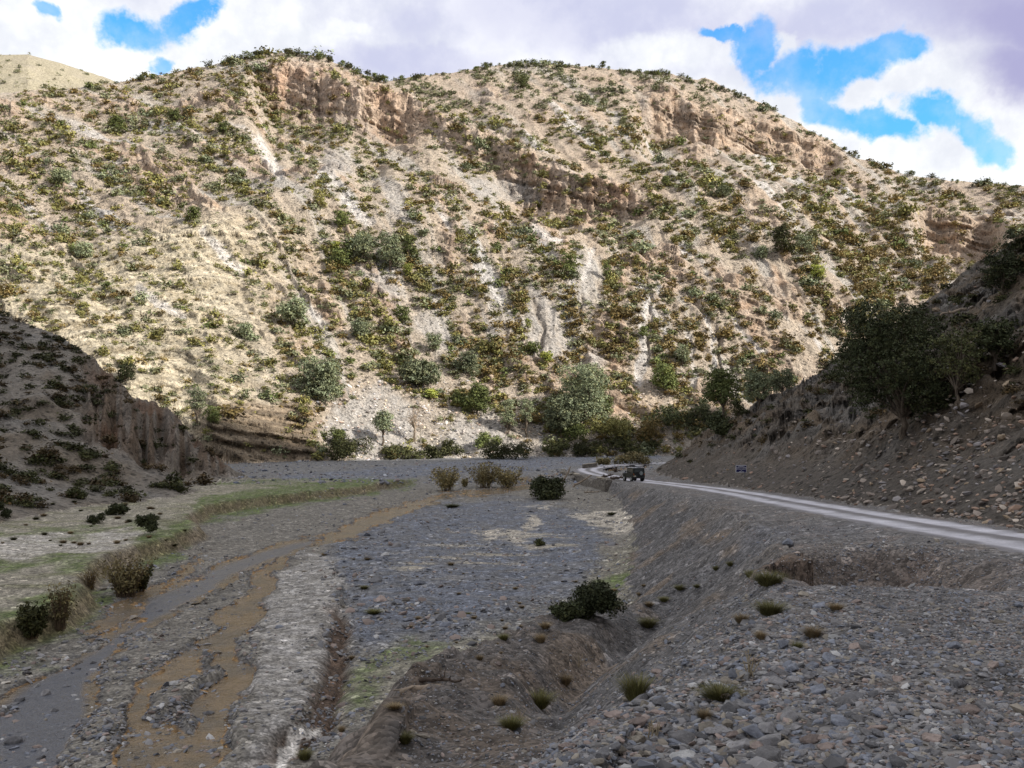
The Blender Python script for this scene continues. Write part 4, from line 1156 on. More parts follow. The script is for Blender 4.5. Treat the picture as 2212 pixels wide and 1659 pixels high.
def scrub_mass(name, sel, nleaf, size, label=None):
    geos = [shrub_geo(600 + k, nleaf, size) for k in range(10)]
    tiny = [shrub_geo(620 + k, 24, .17) for k in range(10)]
    base = np.array([(.195, .192, .070), (.19, .150, .064), (.185, .20, .118), (.112, .138, .048), (.046, .050, .020), (.075, .056, .028)])
    idx = np.flatnonzero(sel); VV, CC = [], []
    for k in range(20):
        ii = idx[k % 10::10]; pxs = AW[ii] / AP[ii, 1] * FP
        ii = ii[(pxs > 9) if k < 10 else (pxs <= 9)]
        V, F, C = geos[k % 10] if k < 10 else tiny[k % 10]
        an = RNG.uniform(0, 6.28, len(ii)); ca, sa = np.cos(an), np.sin(an)
        w = AW[ii]; q = w * RNG.uniform(.75, 1.05, len(ii)) * np.where((AC[ii] == 1) | (AC[ii] == 2), .8, .95)
        X = (V[None, :, 0] * ca[:, None] - V[None, :, 1] * sa[:, None]) * w[:, None] + AP[ii, 0:1]
        Y = (V[None, :, 0] * sa[:, None] + V[None, :, 1] * ca[:, None]) * w[:, None] + AP[ii, 1:2]
        Z = V[None, :, 2] * q[:, None] + AP[ii, 2:3] - .06 * w[:, None]
        VV.append(np.stack([X, Y, Z], -1).reshape(-1, 3))
        b_ = base[AK[ii]] * RNG.uniform(.75, 1.3, (len(ii), 1))
        t = (.55 + .95 * C[:, 0])[None, :, None]; hu = (1 + C[:, 1:2] * np.array([.25, .08, -.1]))[None]
        CC.append((b_[:, None, :] * t * hu).reshape(-1, 3))
    V = np.concatenate(VV); C = np.concatenate(CC)
    o = mesh_obj(name, V, np.arange(len(V)).reshape(-1, 4), MSCRUB, smooth=False, C=C)
    tag(o, label, kind='stuff')
def col_mat(name, rough=.8, bump=None):
    m, b, p = material(name)
    at_ = b.node('ShaderNodeAttribute', attribute_name='col')
    b.put(p.inputs['Base Color'], at_.outputs['Color'])
    p.inputs['Roughness'].default_value = rough
    if bump:
        P = b.node('ShaderNodeNewGeometry').outputs['Position']
        b.put(p.inputs['Normal'], b.bump(b.noise(P, bump, 4, .6), .5, .02))
    return m
MSCRUB = col_mat('scrub_leaf')
scrub_mass('scrub', rest, 84, .095, 'low scrub dotted over the mountainsides')
tick('shrubs: %d one by one, %d in the mass' % (len(top), rest.sum()))

# ------------------------------------------------------------------ trees
def lobes(rng, w, h, n, flat=.75, base=.25, open_=0.0):
    """crown lobes for a tree w wide and h high"""
    out = []
    for i in range(n):
        t = (i + .5) / n
        an = i * 2.399 + rng.uniform(-.4, .4)
        zz = base + (1 - base) * (.18 + .70 * t)
        env = math.sqrt(max(.06, 1 - ((zz - (base + .42 * (1 - base))) / (.66 * (1 - base))) ** 2))
        r = env * rng.uniform(.25, .62) * w / 2 * (1 + open_)
        q = w * rng.uniform(.15, .235)
        out.append((r * math.cos(an), r * math.sin(an), zz * h - .3 * q, q, q, q * flat))
    return out
def tree_geo(seed, w, h, nl, nleaf, size, base=.25, flat=.75, r0=None, lean=(0, 0), ntip=None, shell=.55, open_=0, clump=9):
    rng = np.random.default_rng(seed)
    bl = lobes(rng, w, h, nl, flat, base, open_)
    bl = [(a + lean[0] * c / h, b_ + lean[1] * c / h, c, d, e, f) for a, b_, c, d, e, f in bl]
    cg = crown_geo(rng, bl, nleaf, size, shell, clump=clump)
    tips = [bl[i][:3] for i in rng.permutation(len(bl))[:(ntip or min(9, len(bl)))]]
    tg = limbs(rng, (0, 0, 0), h, tips, r0 or .035 * h, lean, split=max(.12, base * .8))
    return cg, tg
def put_tree(name, label, cat, pos, cg, tg, leaf, rz=0, sc_=1.0, group=None, bark=None):
    root = bpy.data.objects.new(name, None); COL.objects.link(root)
    root.location = pos; root.rotation_euler = (0, 0, rz); root.scale = (sc_,) * 3
    root.empty_display_size = .2
    tag(root, label, cat, group)
    c = mesh_obj('crown', cg[0], cg[1], MLEAF[leaf], root, False, cg[2])
    t = mesh_obj('trunk', tg[0], tg[1], bark or MBARK, root)
    return root
# u, v of the foot, crown width, height (picture units), leaf, lobes, leaves, crown base, lean, name, label
TREES = [
 (1262, 930, 138, 158, 'grey', 16, 7600, .10, 'evergreen_oak', 'huge grey green round oak standing highest in the riverside grove'),
 (1212, 948, 112, 100, 'grey', 10, 3600, .12, 'evergreen_oak', 'broad grey green oak in front of the huge round oak'),
 (688, 868, 124, 104, 'grey', 11, 4200, .08, 'evergreen_oak', 'broad grey green tree alone on scree right of the folded pale rock'),
 (1563, 912, 100, 124, 'green', 11, 3600, .32, 'evergreen_oak', 'round green tree with bare trunk beside the nose of the road slope'),
 (1640, 880, 84, 84, 'grey', 9, 2600, .18, 'evergreen_oak', 'pale grey green tree right behind the round green one'),
 (1690, 850, 60, 56, 'grey', 7, 1500, .15, 'evergreen_oak', 'low pale grey tree touching the shaded spur'),
 (1437, 852, 74, 74, 'green', 9, 2200, .12, 'evergreen_oak', 'round dark green tree at the foot of the white gully'),
 (1474, 790, 40, 52, 'grey', 6, 900, .1, 'evergreen_oak', 'small tree beside the white gully, above the round dark one'),
 (1030, 898, 76, 76, 'green', 9, 2400, .06, 'evergreen_oak', 'dense dark green tree left of the twin thin trees'),
 (905, 836, 108, 62, 'grey', 9, 2300, .12, 'evergreen_oak', 'flat topped grey green tree spreading over the scree edge'),
 (1010, 812, 66, 56, 'grey', 7, 1600, .12, 'evergreen_oak', 'grey tree just above the dense dark green tree'),
 (826, 962, 60, 76, 'grey', 7, 1200, .42, 'small_tree', 'small tree with open crown and bare trunk above the river hedge'),
 (1098, 938, 44, 84, 'grey', 7, 1500, .12, 'slender_tree', 'slender upright grey tree, left one of the twin thin trees'),
 (1137, 944, 36, 92, 'grey', 7, 1200, .30, 'slender_tree', 'slender tree with pale bare trunk, right one of the twin thin trees'),
 (776, 732, 54, 46, 'grey', 7, 1300, .1, 'evergreen_oak', 'grey green tree on the ledges above the flat topped tree'),
 (632, 706, 84, 62, 'grey', 8, 1700, .12, 'evergreen_oak', 'pale grey tree on the rock ledges above the lone scree tree'),
 (784, 560, 68, 64, 'grey', 8, 1800, .06, 'evergreen_oak', 'grey tree at the left of the cluster below the white rock'),
 (842, 586, 70, 92, 'grey', 9, 2200, .1, 'evergreen_oak', 'tall grey tree in the middle of the cluster below the white rock'),
 (886, 560, 40, 60, 'green', 6, 900, .1, 'evergreen_oak', 'green tree at the right of the cluster below the white rock'),
 (735, 580, 56, 50, 'green', 6, 1000, .1, 'evergreen_oak', 'low green tree left of the cluster below the white rock'),
 (426, 916, 44, 84, 'grey', 7, 1100, .28, 'small_tree', 'thin grey tree on top of the layered rock outcrop'),
 (460, 920, 44, 46, 'green', 6, 1000, .15, 'small_tree', 'round dark tree beside the thin grey one on the rock outcrop'),
 (271, 828, 48, 48, 'black', 7, 1500, .14, 'juniper_tree', 'dark gnarled juniper on the crest of the shaded hill'),
 (254, 288, 46, 44, 'green', 6, 1100, .04, 'juniper_tree', 'rounded juniper alone on the upper left slope, largest there'),
 (376, 262, 34, 32, 'green', 5, 700, .04, 'juniper_tree', 'rounded juniper right of the largest on the upper left slope'),
 (481, 292, 34, 32, 'green', 5, 700, .04, 'juniper_tree', 'rounded juniper below the brushy ridge top'),
 (130, 398, 52, 36, 'grey', 6, 900, .08, 'juniper_tree', 'grey juniper with dark underside on the left ledges'),
 (232, 772, 0, 0, '', 0, 0, 0, '', ''),
 (258, 804, 0, 0, '', 0, 0, 0, '', ''),
 (176, 560, 48, 40, 'grey', 6, 900, .08, 'juniper_tree', 'grey juniper above the pale folded rock'),
 (415, 478, 40, 34, 'green', 5, 700, .05, 'juniper_tree', 'green juniper on the middle slope above the red rock tower'),
 (1131, 192, 28, 34, 'green', 6, 900, .04, 'juniper_tree', 'dark green juniper standing out near the top of the back mountain'),
 (740, 492, 44, 40, 'green', 6, 900, .06, 'juniper_tree', 'dark juniper between the two pale scree chutes'),
 (688, 448, 36, 44, 'olive', 6, 900, .05, 'juniper_tree', 'tall olive juniper left of the white rock'),
 (1562, 428, 34, 30, 'grey', 5, 800, .05, 'juniper_tree', 'grey green rounded juniper under the end of the long cliff'),
 (1437, 402, 24, 24, 'green', 5, 500, .05, 'juniper_tree', 'green juniper perched at the end of the long cliff'),
 (1690, 548, 62, 66, 'dark', 8, 1500, .05, 'evergreen_oak', 'dark oak in the shaded gully of the back mountain'),
 (1740, 550, 46, 48, 'grey', 6, 1000, .05, 'evergreen_oak', 'grey oak right of the dark one in the upper gully'),
 (1644, 560, 40, 30, 'grey', 5, 800, .05, 'evergreen_oak', 'low grey oak left of the dark one in the upper gully'),
 (1768, 602, 40, 38, 'lime', 6, 900, .05, 'leafy_shrub_tree', 'bright lime leafy tree in the gully of the back mountain'),
 (880, 598, 30, 32, 'lime', 5, 600, .05, 'leafy_shrub_tree', 'bright lime leafy tree just below the grey tree cluster'),
 (722, 542, 30, 22, 'lime', 5, 500, .05, 'leafy_shrub_tree', 'bright lime leafy bush tree left of the grey tree cluster'),
 (1140, 716, 20, 30, 'lime', 4, 400, .2, 'leafy_shrub_tree', 'small pale lime tree on the edge of the central scree'),
 (1180, 790, 36, 32, 'lime', 5, 450, .35, 'leafy_shrub_tree', 'pale lime sapling with thin stem above the huge round oak'),
 (932, 862, 34, 22, 'lime', 4, 300, .3, 'leafy_shrub_tree', 'small pale sapling on scree below the flat topped tree'),
 (1150, 770, 40, 36, 'green', 6, 800, .15, 'evergreen_oak', 'small round green tree at the edge of the central scree'),
 (1390, 730, 30, 28, 'green', 5, 600, .1, 'evergreen_oak', 'small green tree on the left edge of the white gully'),
 (1226, 600, 44, 60, 'green', 6, 900, .05, 'juniper_tree', 'narrow green juniper clump between two scree runs'),
 (1310, 610, 26, 56, 'green', 5, 700, .05, 'juniper_tree', 'narrow green juniper in the row right of the pale scree runs'),
 (990, 880, 40, 42, 'green', 6, 800, .05, 'evergreen_oak', 'green tree tucked against the dense dark green tree'),
 (870, 700, 46, 44, 'green', 6, 900, .05, 'evergreen_oak', 'green tree on the slope above the flat topped tree'),
 (935, 760, 44, 46, 'grey', 6, 900, .05, 'evergreen_oak', 'grey green tree in the gully right of the flat topped tree'),
 (530, 735, 46, 42, 'grey', 6, 900, .06, 'evergreen_oak', 'grey tree on the slanting rows above the folded rock'),
 (575, 850, 0, 0, '', 0, 0, 0, '', ''),
 (1306, 898, 44, 50, 'green', 6, 1000, .06, 'evergreen_oak', 'green tree at the right flank of the huge round oak'),
 (1352, 905, 0, 0, '', 0, 0, 0, '', ''),
 (1522, 905, 34, 50, 'grey', 6, 700, .1, 'slender_tree', 'thin grey tree left of the round green tree with bare trunk'),
 (1595, 905, 40, 44, 'dark', 6, 900, .06, 'evergreen_oak', 'dark low tree between the round green and the pale grey trees'),
]
for k, (u, v, w, h, leaf, nl, nf, bs, nm, lab) in enumerate(TREES):
    if not nm: continue
    p = at(u, v)
    if p is None: continue
    s_ = p[1] / FP; w_, h_ = w * s_, h * s_
    size = .0088 * w_ * (5200 / nf) ** .42 * 1.45
    cg, tg = tree_geo(1000 + k, w_, h_, nl + 4, int(nf * 2.4), size, bs, .78, .028 * h_, lean=(RNG.uniform(-.06, .06) * h_, 0), shell=.5)
    put_tree(nm, lab, 'tree', p, cg, tg, leaf)
# bare brownish tree above the river hedge
def bare_tree(u, v, w, h, name, label, leaf, nleaf, seed, ntip=14, r=.03):
    p = at(u, v); s_ = p[1] / FP; w_, h_ = w * s_, h * s_
    rng = np.random.default_rng(seed)
    bl = lobes(rng, w_, h_, 9, .9, .38)
    tips = [tuple(np.array(b_[:3]) + rng.normal(size=3) * .08 * w_) for b_ in bl for _ in range(2)][:ntip]
    cg = crown_geo(rng, bl, nleaf, .011 * h_, .3, clump=5)
    tg = limbs(rng, (0, 0, 0), h_, tips, r * h_, (.10 * h_, 0), split=.34)
    return put_tree(name, label, 'tree', p, cg, tg, leaf, bark=MPALEBARK)
MPALEBARK = plain_mat('pale_bark', (.34, .27, .20), nz=.3)
bare_tree(893, 954, 54, 84, 'bare_tree', 'nearly leafless brown tree with pale trunk above the river hedge', 'bare', 420, 31)

# little trees along the skyline, shared meshes
SKY = []
for k in range(6):
    rng = np.random.default_rng(50 + k)
    wdt = rng.uniform(.75, 1.15)
    cg, tg = tree_geo(60 + k, wdt, 1.0, int(rng.integers(4, 7)), 210, .055, rng.uniform(.2, .42), .7, .04, shell=.4, clump=6, ntip=4)
    mc = bpy.data.meshes.new('crown'); set_mesh(mc, cg[0], cg[1], False); set_col(mc, cg[2]); mc.materials.append(MLEAF['dark' if k % 2 else 'green'])
    mt = bpy.data.meshes.new('trunk'); set_mesh(mt, tg[0], tg[1]); mt.materials.append(MBARK)
    SKY.append((mc, mt))
def sky_trees():
    rng = np.random.default_rng(99)
    spans = [(440, 640, 26, 1, 13, 'small dark tree on the brushy summit of the left ridge', 'trees on the summit of the left ridge'),
             (640, 830, 24, 1, 13, 'small dark tree on the skyline above the highest cliff', 'trees above the highest cliff'),
             (860, 1140, 34, 2, 9, 'tiny dark tree on the left skyline of the back mountain', 'trees on the left skyline of the back mountain'),
             (1140, 1600, 62, 2, 10, 'tiny dark tree on the rounded top of the back mountain', 'trees on the rounded top of the back mountain'),
             (1600, 1800, 10, 2, 8, 'tiny dark tree on the steep skyline right of the back summit', 'trees on the steep right skyline'),
             (1800, 2212, 26, 2, 10, 'tiny dark tree on the falling right skyline', 'trees on the falling right skyline'),
             (300, 440, 7, 1, 10, 'small dark tree on the low left skyline beside the pale hill', 'trees on the low left skyline')]
    for u0, u1, n, comp, hp, lab, grp in spans:
        us = np.sort(rng.uniform(u0, u1, n))
        for u in us:
            if comp == 1: v0 = np.interp(u, M1U, M1V)
            else: v0 = np.interp(u, M2U, M2V)
            p = at(u, v0 + rng.uniform(2, 11))
            if p is None:
                p = at(u, v0 + 16)
            if p is None: continue
            h = max(.5, rng.lognormal(0, .25)) * hp * p[1] / FP
            root = bpy.data.objects.new('skyline_tree', None); COL.objects.link(root)
            root.location = p - np.array([0, 0, .03 * h]); root.scale = (h * rng.uniform(1.0, 1.5), h, h); root.rotation_euler = (0, 0, rng.uniform(-.5, .5))
            tag(root, lab, 'tree', grp)
            mc, mt = SKY[int(rng.integers(6))]
            for nm, me in (('crown', mc), ('trunk', mt)):
                c = bpy.data.objects.new(nm, me); COL.objects.link(c); c.parent = root
sky_trees()

# the near trees on the roadside slope
def near_tree(u, v, w, h, name, label, leaf, seed, nl, nleaf, size, base, lean, r0, shell, open_=0.0, clump=10):
    p = at(u, v); s_ = p[1] / FP; w_, h_ = w * s_, h * s_
    cg, tg = tree_geo(seed, w_, h_, nl, nleaf, size, base, .72, r0, (lean[0] * w_, lean[1] * w_), 14, shell, open_, clump)
    return put_tree(name, label, 'tree', p, cg, tg, leaf)
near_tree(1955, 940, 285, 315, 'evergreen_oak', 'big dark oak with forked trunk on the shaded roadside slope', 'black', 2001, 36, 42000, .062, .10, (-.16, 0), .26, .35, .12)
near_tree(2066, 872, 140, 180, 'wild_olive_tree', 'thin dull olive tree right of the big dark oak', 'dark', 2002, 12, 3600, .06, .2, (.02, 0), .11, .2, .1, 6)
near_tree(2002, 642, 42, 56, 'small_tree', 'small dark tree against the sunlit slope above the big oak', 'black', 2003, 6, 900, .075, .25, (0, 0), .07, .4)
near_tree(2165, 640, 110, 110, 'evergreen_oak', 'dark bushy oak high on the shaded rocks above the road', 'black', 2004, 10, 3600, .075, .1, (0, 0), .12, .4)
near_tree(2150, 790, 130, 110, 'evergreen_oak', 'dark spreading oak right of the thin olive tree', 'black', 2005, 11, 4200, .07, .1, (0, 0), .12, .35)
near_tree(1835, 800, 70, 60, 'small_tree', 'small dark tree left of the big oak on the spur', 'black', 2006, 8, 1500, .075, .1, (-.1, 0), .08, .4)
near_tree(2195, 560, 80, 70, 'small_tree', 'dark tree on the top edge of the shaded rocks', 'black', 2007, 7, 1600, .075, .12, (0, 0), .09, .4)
tick('trees')

# ------------------------------------------------------------------ bushes one by one
BUSHES = [  # u, v, w, h, leaf, n, label
 (752, 992, 104, 52, 'dark', 2600, 'dark green hedge like bush at the river foot, nearest the layered rock'),
 (716, 958, 60, 44, 'green', 1200, 'green bush above the dark one nearest the layered rock'),
 (872, 992, 104, 34, 'dark', 2200, 'long low dark bush below the small open tree'),
 (932, 990, 50, 30, 'dark', 900, 'low dark bush at the right end of the long low one'),
 (976, 980, 50, 32, 'dark', 1000, 'dark rounded bush between two patches of scree by the river'),
 (1054, 972, 52, 44, 'green', 1100, 'green bush on the scree cone beside the river'),
 (1100, 992, 108, 44, 'dark', 2300, 'wide dark bush at the foot of the twin thin trees'),
 (1205, 980, 76, 34, 'dark', 1500, 'dark bush at the left end of the river hedge below the huge oak'),
 (1270, 984, 90, 40, 'dark', 1700, 'dark bush in the middle of the river hedge below the huge oak'),
 (1345, 978, 90, 40, 'dark', 1700, 'dark bush at the right end of the river hedge below the huge oak'),
 (1400, 970, 50, 34, 'dark', 900, 'dark bush right of the river hedge near the road end'),
 (1310, 948, 120, 48, 'olive', 2200, 'yellowish olive bush above the river hedge'),
 (1392, 950, 80, 50, 'brown', 1500, 'russet bush above the right end of the river hedge'),
 (1230, 950, 80, 40, 'green', 1400, 'bright green bush at the foot of the huge oak'),
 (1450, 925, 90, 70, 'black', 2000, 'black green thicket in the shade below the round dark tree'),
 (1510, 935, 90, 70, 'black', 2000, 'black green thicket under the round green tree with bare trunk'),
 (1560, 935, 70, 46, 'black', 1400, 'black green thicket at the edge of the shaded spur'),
 (1296, 1338, 106, 86, 'black', 5200, 'big round dark bush on the gravel flat below the embankment'),
 (1222, 1336, 66, 38, 'black', 2200, 'low dark bush leaning against the big round one'),
 (1183, 1078, 78, 46, 'black', 2600, 'wide dark bush in front of the broken stone wall'),
 (1166, 1178, 22, 16, 'dark', 500, 'tiny round bush alone on the gravel flat'),
 (316, 1156, 46, 56, 'black', 2000, 'upright dark bush at the edge of the left grass strip'),
 (0, 1122, 34, 58, 'black', 1600, 'dark bush cut by the picture edge on the left bank'),
 (254, 1112, 40, 26, 'black', 1000, 'low dark bush behind the upright one on the left bank'),
 (206, 1130, 30, 24, 'black', 800, 'small dark bush left of the low one on the left bank'),
 (165, 1076, 36, 24, 'dark', 900, 'dark bush on pale soil at the foot of the shaded hill'),
 (1365, 1002, 64, 26, 'withy', 1100, 'olive bush on the far verge of the road bend'),
 (1302, 1004, 34, 16, 'withy', 600, 'low olive bush by the parapet at the road bend'),
 (1370, 1262, 0, 0, 'olive', 0, ''),
]
BUSH_GEO = [shrub_geo(700 + i, 1500, .030) for i in range(5)]
def bush(u, v, w, h, leaf, n, label, k):
    p = at(u, v); s_ = p[1] / FP; w_, h_ = w * s_, h * s_
    rng = np.random.default_rng(800 + k)
    bl = []
    nb = max(5, int(n / 260))
    for i in range(nb):
        x = rng.uniform(-.36, .36); y = rng.uniform(-.3, .3); q = rng.uniform(.16, .26)
        hh = rng.uniform(.15, .75) * (1 - 1.6 * x * x)
        bl.append((x * w_, y * w_, hh * h_, q * w_, q * w_, min(q * w_, .42 * h_)))
    V, F, C = crown_geo(rng, bl, n * 2, min(.17, .030 * w_ * (2600 / n) ** .4), .35, clump=7)
    V[:, 2] = np.where(V[:, 2] < -.08 * h_, -.08 * h_, V[:, 2])
    o = mesh_obj('bush', V, F, MLEAF[leaf], smooth=False, C=C)
    o.location = p
    tag(o, label, 'bush')
for k, b_ in enumerate(BUSHES):
    if b_[6]: bush(*b_, k)
# willowy bushes with upright stems: stem and foliage
def withy(u, v, w, h, leaf, label, seed, nst=40, leaves=900, lsz=.05, spread=.5):
    p = at(u, v); s_ = p[1] / FP; w_, h_ = w * s_, h * s_
    rng = np.random.default_rng(seed)
    root = bpy.data.objects.new('willow_bush', None); COL.objects.link(root); root.location = p
    tag(root, label, 'bush')
    parts, L, N_ = [], [], []
    for i in range(nst):
        an = rng.uniform(0, 6.28); r = rng.uniform(.02, .22) * w_
        b0 = np.array([r * math.cos(an), r * math.sin(an), -.05])
        out = np.array([math.cos(an), math.sin(an), 0]) * w_ * rng.uniform(.05, spread)
        hh = h_ * rng.uniform(.55, 1.05)
        k = np.linspace(0, 1, 5)[:, None]
        pth = b0 + out * k ** 1.6 + np.array([0, 0, hh]) * k + rng.normal(size=(5, 3)) * .02 * h_ * k
        parts.append(tube(pth, np.linspace(.018, .004, 5) * (1 + .02 * h_), 4))
        m = leaves // nst
        kk = rng.uniform(.25, 1, m)
        P = np.stack([np.interp(kk, k[:, 0], pth[:, j]) for j in range(3)], 1) + rng.normal(size=(m, 3)) * .05 * h_
        L.append(P); N_.append(np.tile(out / w_ + np.array([0, 0, .4]), (m, 1)))
    L, N_ = np.concatenate(L), np.concatenate(N_)
    V = leaf_quads(rng, L, N_, lsz * rng.uniform(.6, 1.2, len(L)), 2.4)
    C = np.repeat(np.stack([rng.uniform(0, 1, len(L)), rng.uniform(0, 1, len(L)), 0 * L[:, 0]], 1), 4, 0)
    mesh_obj('foliage', V, np.arange(len(V)).reshape(-1, 4), MLEAF[leaf], root, False, C)
    tv, tf = join_geo(parts)
    mesh_obj('stem', tv, tf, MTWIG, root)
MTWIG = plain_mat('brown_twig', (.16, .115, .075), nz=.3)
withy(272, 1288, 92, 82, 'withy', 'brown olive willowy bush with upright stems at the water edge', 41, 170, 2400, .05)
withy(304, 1276, 44, 52, 'dark', 'dark green end of the willowy clump at the water edge', 42, 40, 1600, .05)
withy(68, 1376, 62, 72, 'dark', 'dark green leafy bush on the left grassy bank', 43, 50, 2600, .05)
withy(128, 1358, 60, 100, 'withy', 'tall sparse brown bush right of the dark leafy one on the left bank', 44, 110, 900, .04)
withy(197, 1272, 26, 44, 'brown', 'thin brown twiggy bush on the left bank', 45, 50, 200, .035)
withy(966, 1060, 66, 52, 'withy', 'yellowish willow bush at the left of the river island', 46, 50, 1700, .09)
withy(1046, 1054, 74, 54, 'withy', 'olive willow bush in the middle of the river island', 47, 70, 2600, .075)
withy(1098, 1054, 76, 46, 'withy', 'brownish willow bush at the right of the river island', 48, 50, 1700, .09)
withy(1004, 1052, 22, 20, 'withy', 'small willow bush between the larger ones on the river island', 49, 20, 400, .08)

# grass tufts: blades
def tuft_geo(seed, n=260, wid=.012):
    rng = np.random.default_rng(seed)
    an = rng.uniform(0, 6.28, n); r = .22 * np.sqrt(rng.uniform(0, 1, n))
    b0 = np.stack([r * np.cos(an), r * np.sin(an), 0 * r - .04], 1)
    an2 = an + rng.normal(0, .5, n); le = rng.uniform(.45, 1.0, n)
    lean = (.25 + 1.6 * r / .22 * .7) * rng.uniform(.4, 1.3, n)
    d = np.stack([np.cos(an2) * lean * .5, np.sin(an2) * lean * .5, np.ones(n)], 1); d /= np.linalg.norm(d, axis=1, keepdims=True)
    mid = b0 + d * le[:, None] * .55
    d2 = d.copy(); d2[:, :2] *= 1.9; d2 /= np.linalg.norm(d2, axis=1, keepdims=True)
    tip = mid + d2 * le[:, None] * .45
    s = np.stack([-np.sin(an2), np.cos(an2), 0 * an2], 1) * wid
    V = np.stack([b0 - s, b0 + s, mid + s * .8, mid - s * .8, tip + s * .15, tip - s * .15], 1).reshape(-1, 3)
    i = np.arange(n)[:, None] * 6
    F = np.concatenate([i + np.array([[0, 1, 2, 3]]), i + np.array([[3, 2, 4, 5]])])
    C = np.repeat(np.stack([rng.uniform(0, 1, n), rng.uniform(0, 1, n), 0 * an], 1), 6, 0)
    return V, F, C
TUFTG = [tuft_geo(900 + i, 900, .006) for i in range(4)]
TUFT_ME = {}
def tuft(u, v, w, h, kind, label, k, group=None):
    p = at(u, v); s_ = p[1] / FP
    key = (kind, k % 4)
    if key not in TUFT_ME:
        V, F, C = TUFTG[k % 4]
        me = bpy.data.meshes.new('grass_tuft'); set_mesh(me, V, F, False); set_col(me, C); me.materials.append(MLEAF[kind])
        TUFT_ME[key] = me
    o = bpy.data.objects.new('grass_tuft', TUFT_ME[key]); COL.objects.link(o)
    o.location = p; o.rotation_euler = (0, 0, k * 1.7); o.scale = (w * s_ * .95, w * s_ * .95, h * s_ * .92)
    tag(o, label, 'grass tuft', group)
TUFTS = [(1660, 1264, 82, 40, 'tuft', 'large green grass cushion at the edge of the scooped pit'), (1620, 1246, 26, 21, 'tuft', 'small green cushion left of the large one by the pit'),
 (1664, 1328, 84, 36, 'tuft', 'straggly green and straw tuft below the large green cushion'), (1602, 1346, 40, 27, 'straw', 'brown dry tuft left of the straggly green tuft'),
 (1578, 1222, 22, 14, 'tuft', 'green cushion on the crest, upper of two'), (1547, 1232, 20, 13, 'tuft', 'green cushion on the crest, lower of two'),
 (1400, 1354, 48, 26, 'tuft', 'olive tuft right of the big round dark bush'), (1469, 1274, 32, 15, 'tuft', 'flat olive tuft on the embankment slope, upper of the row'),
 (1434, 1299, 27, 14, 'tuft', 'flat olive tuft on the embankment slope, middle of the row'), (1402, 1310, 27, 14, 'straw', 'dry tuft on the embankment slope, lower end of the row'),
 (1506, 1270, 20, 10, 'tuft', 'tiny tuft on the embankment slope, right of the row'), (1643, 1380, 30, 23, 'straw', 'dry brown tuft among the blue grey stones'),
 (1756, 1376, 52, 32, 'straw', 'dry straw tuft among broken stones on the shoulder'), (1806, 1318, 40, 20, 'straw', 'dry straw tuft just below the scooped pit'),
 (1722, 1402, 32, 20, 'tuft', 'small olive tuft below the dry straw tuft'), (1555, 1510, 98, 40, 'tuft', 'wide grey green tuft at the crest behind the pale boulders'),
 (1522, 1552, 42, 26, 'straw', 'dry grass below the wide grey green tuft'), (874, 1604, 46, 31, 'tuft', 'round green cushion alone on the lower bank'),
 (658, 1640, 40, 28, 'tuft', 'green cushion beside the pale mud edge'), (807, 1326, 40, 14, 'tuft', 'olive cushion beside the eroded ditch'),
 (787, 1272, 24, 10, 'tuft', 'flat olive cushion above the eroded ditch'), (1010, 1329, 18, 9, 'tuft', 'small cushion on the bluish gravel'), (760, 1424, 18, 11, 'straw', 'yellow tuft at the ditch end'),
 (1164, 1528, 72, 46, 'tuft', 'grey green tuft with straw in the gully below the crest'), (1222, 1478, 34, 28, 'straw', 'straw coloured tuft higher in the gully'),
 (1104, 1574, 62, 36, 'tuft', 'loose green plant low in the gully'), (1078, 1524, 40, 30, 'straw', 'brown dead plant on the washed spur'), (1178, 1358, 32, 18, 'straw', 'straw tuft left of the big round dark bush'),
 (1088, 1382, 28, 18, 'tuft', 'olive tuft on the top of the washed spur'), (1036, 1426, 20, 16, 'straw', 'brown tuft on the crest of the washed spur'), (1168, 1388, 30, 26, 'straw', 'brown tuft below the straw tuft on the spur'),
 (738, 1580, 20, 16, 'straw', 'dry tuft above the pale mud edge'), (852, 1530, 40, 14, 'straw', 'low dry tuft on the lower bank'), (977, 1096, 40, 10, 'dark', 'dark mossy hummock in the river gravel'),
 (1321, 1112, 24, 8, 'dark', 'dark hummock beside the pale sand'), (1374, 1510, 84, 74, 'tuft', 'tall grey green clump on the dark embankment slope'), (700, 1200, 16, 8, 'straw', 'brown tuft at the tip of the pale silt')]
for k, t in enumerate(TUFTS): tuft(*t, k)
rng_ = np.random.default_rng(5)
for k in range(70):     # low scattered tufts on the far bank and flats
    u, v = (rng_.uniform(0, 400), rng_.uniform(1085, 1180)) if k < 40 else (rng_.uniform(760, 1420), rng_.uniform(1200, 1430))
    if k >= 40 and v > 1330 and u > 1150: continue
    w = rng_.uniform(8, 20)
    tuft(u, v, w, w * .5, 'dark' if k < 40 and k % 2 else 'straw', 'low tuft on the pale soil of the left bank' if k < 40 else 'low dry tuft on the edge of the gravel flat', k,
         'low tufts on the left bank' if k < 40 else 'low dry tufts on the gravel flat')
tick('bushes, tufts')
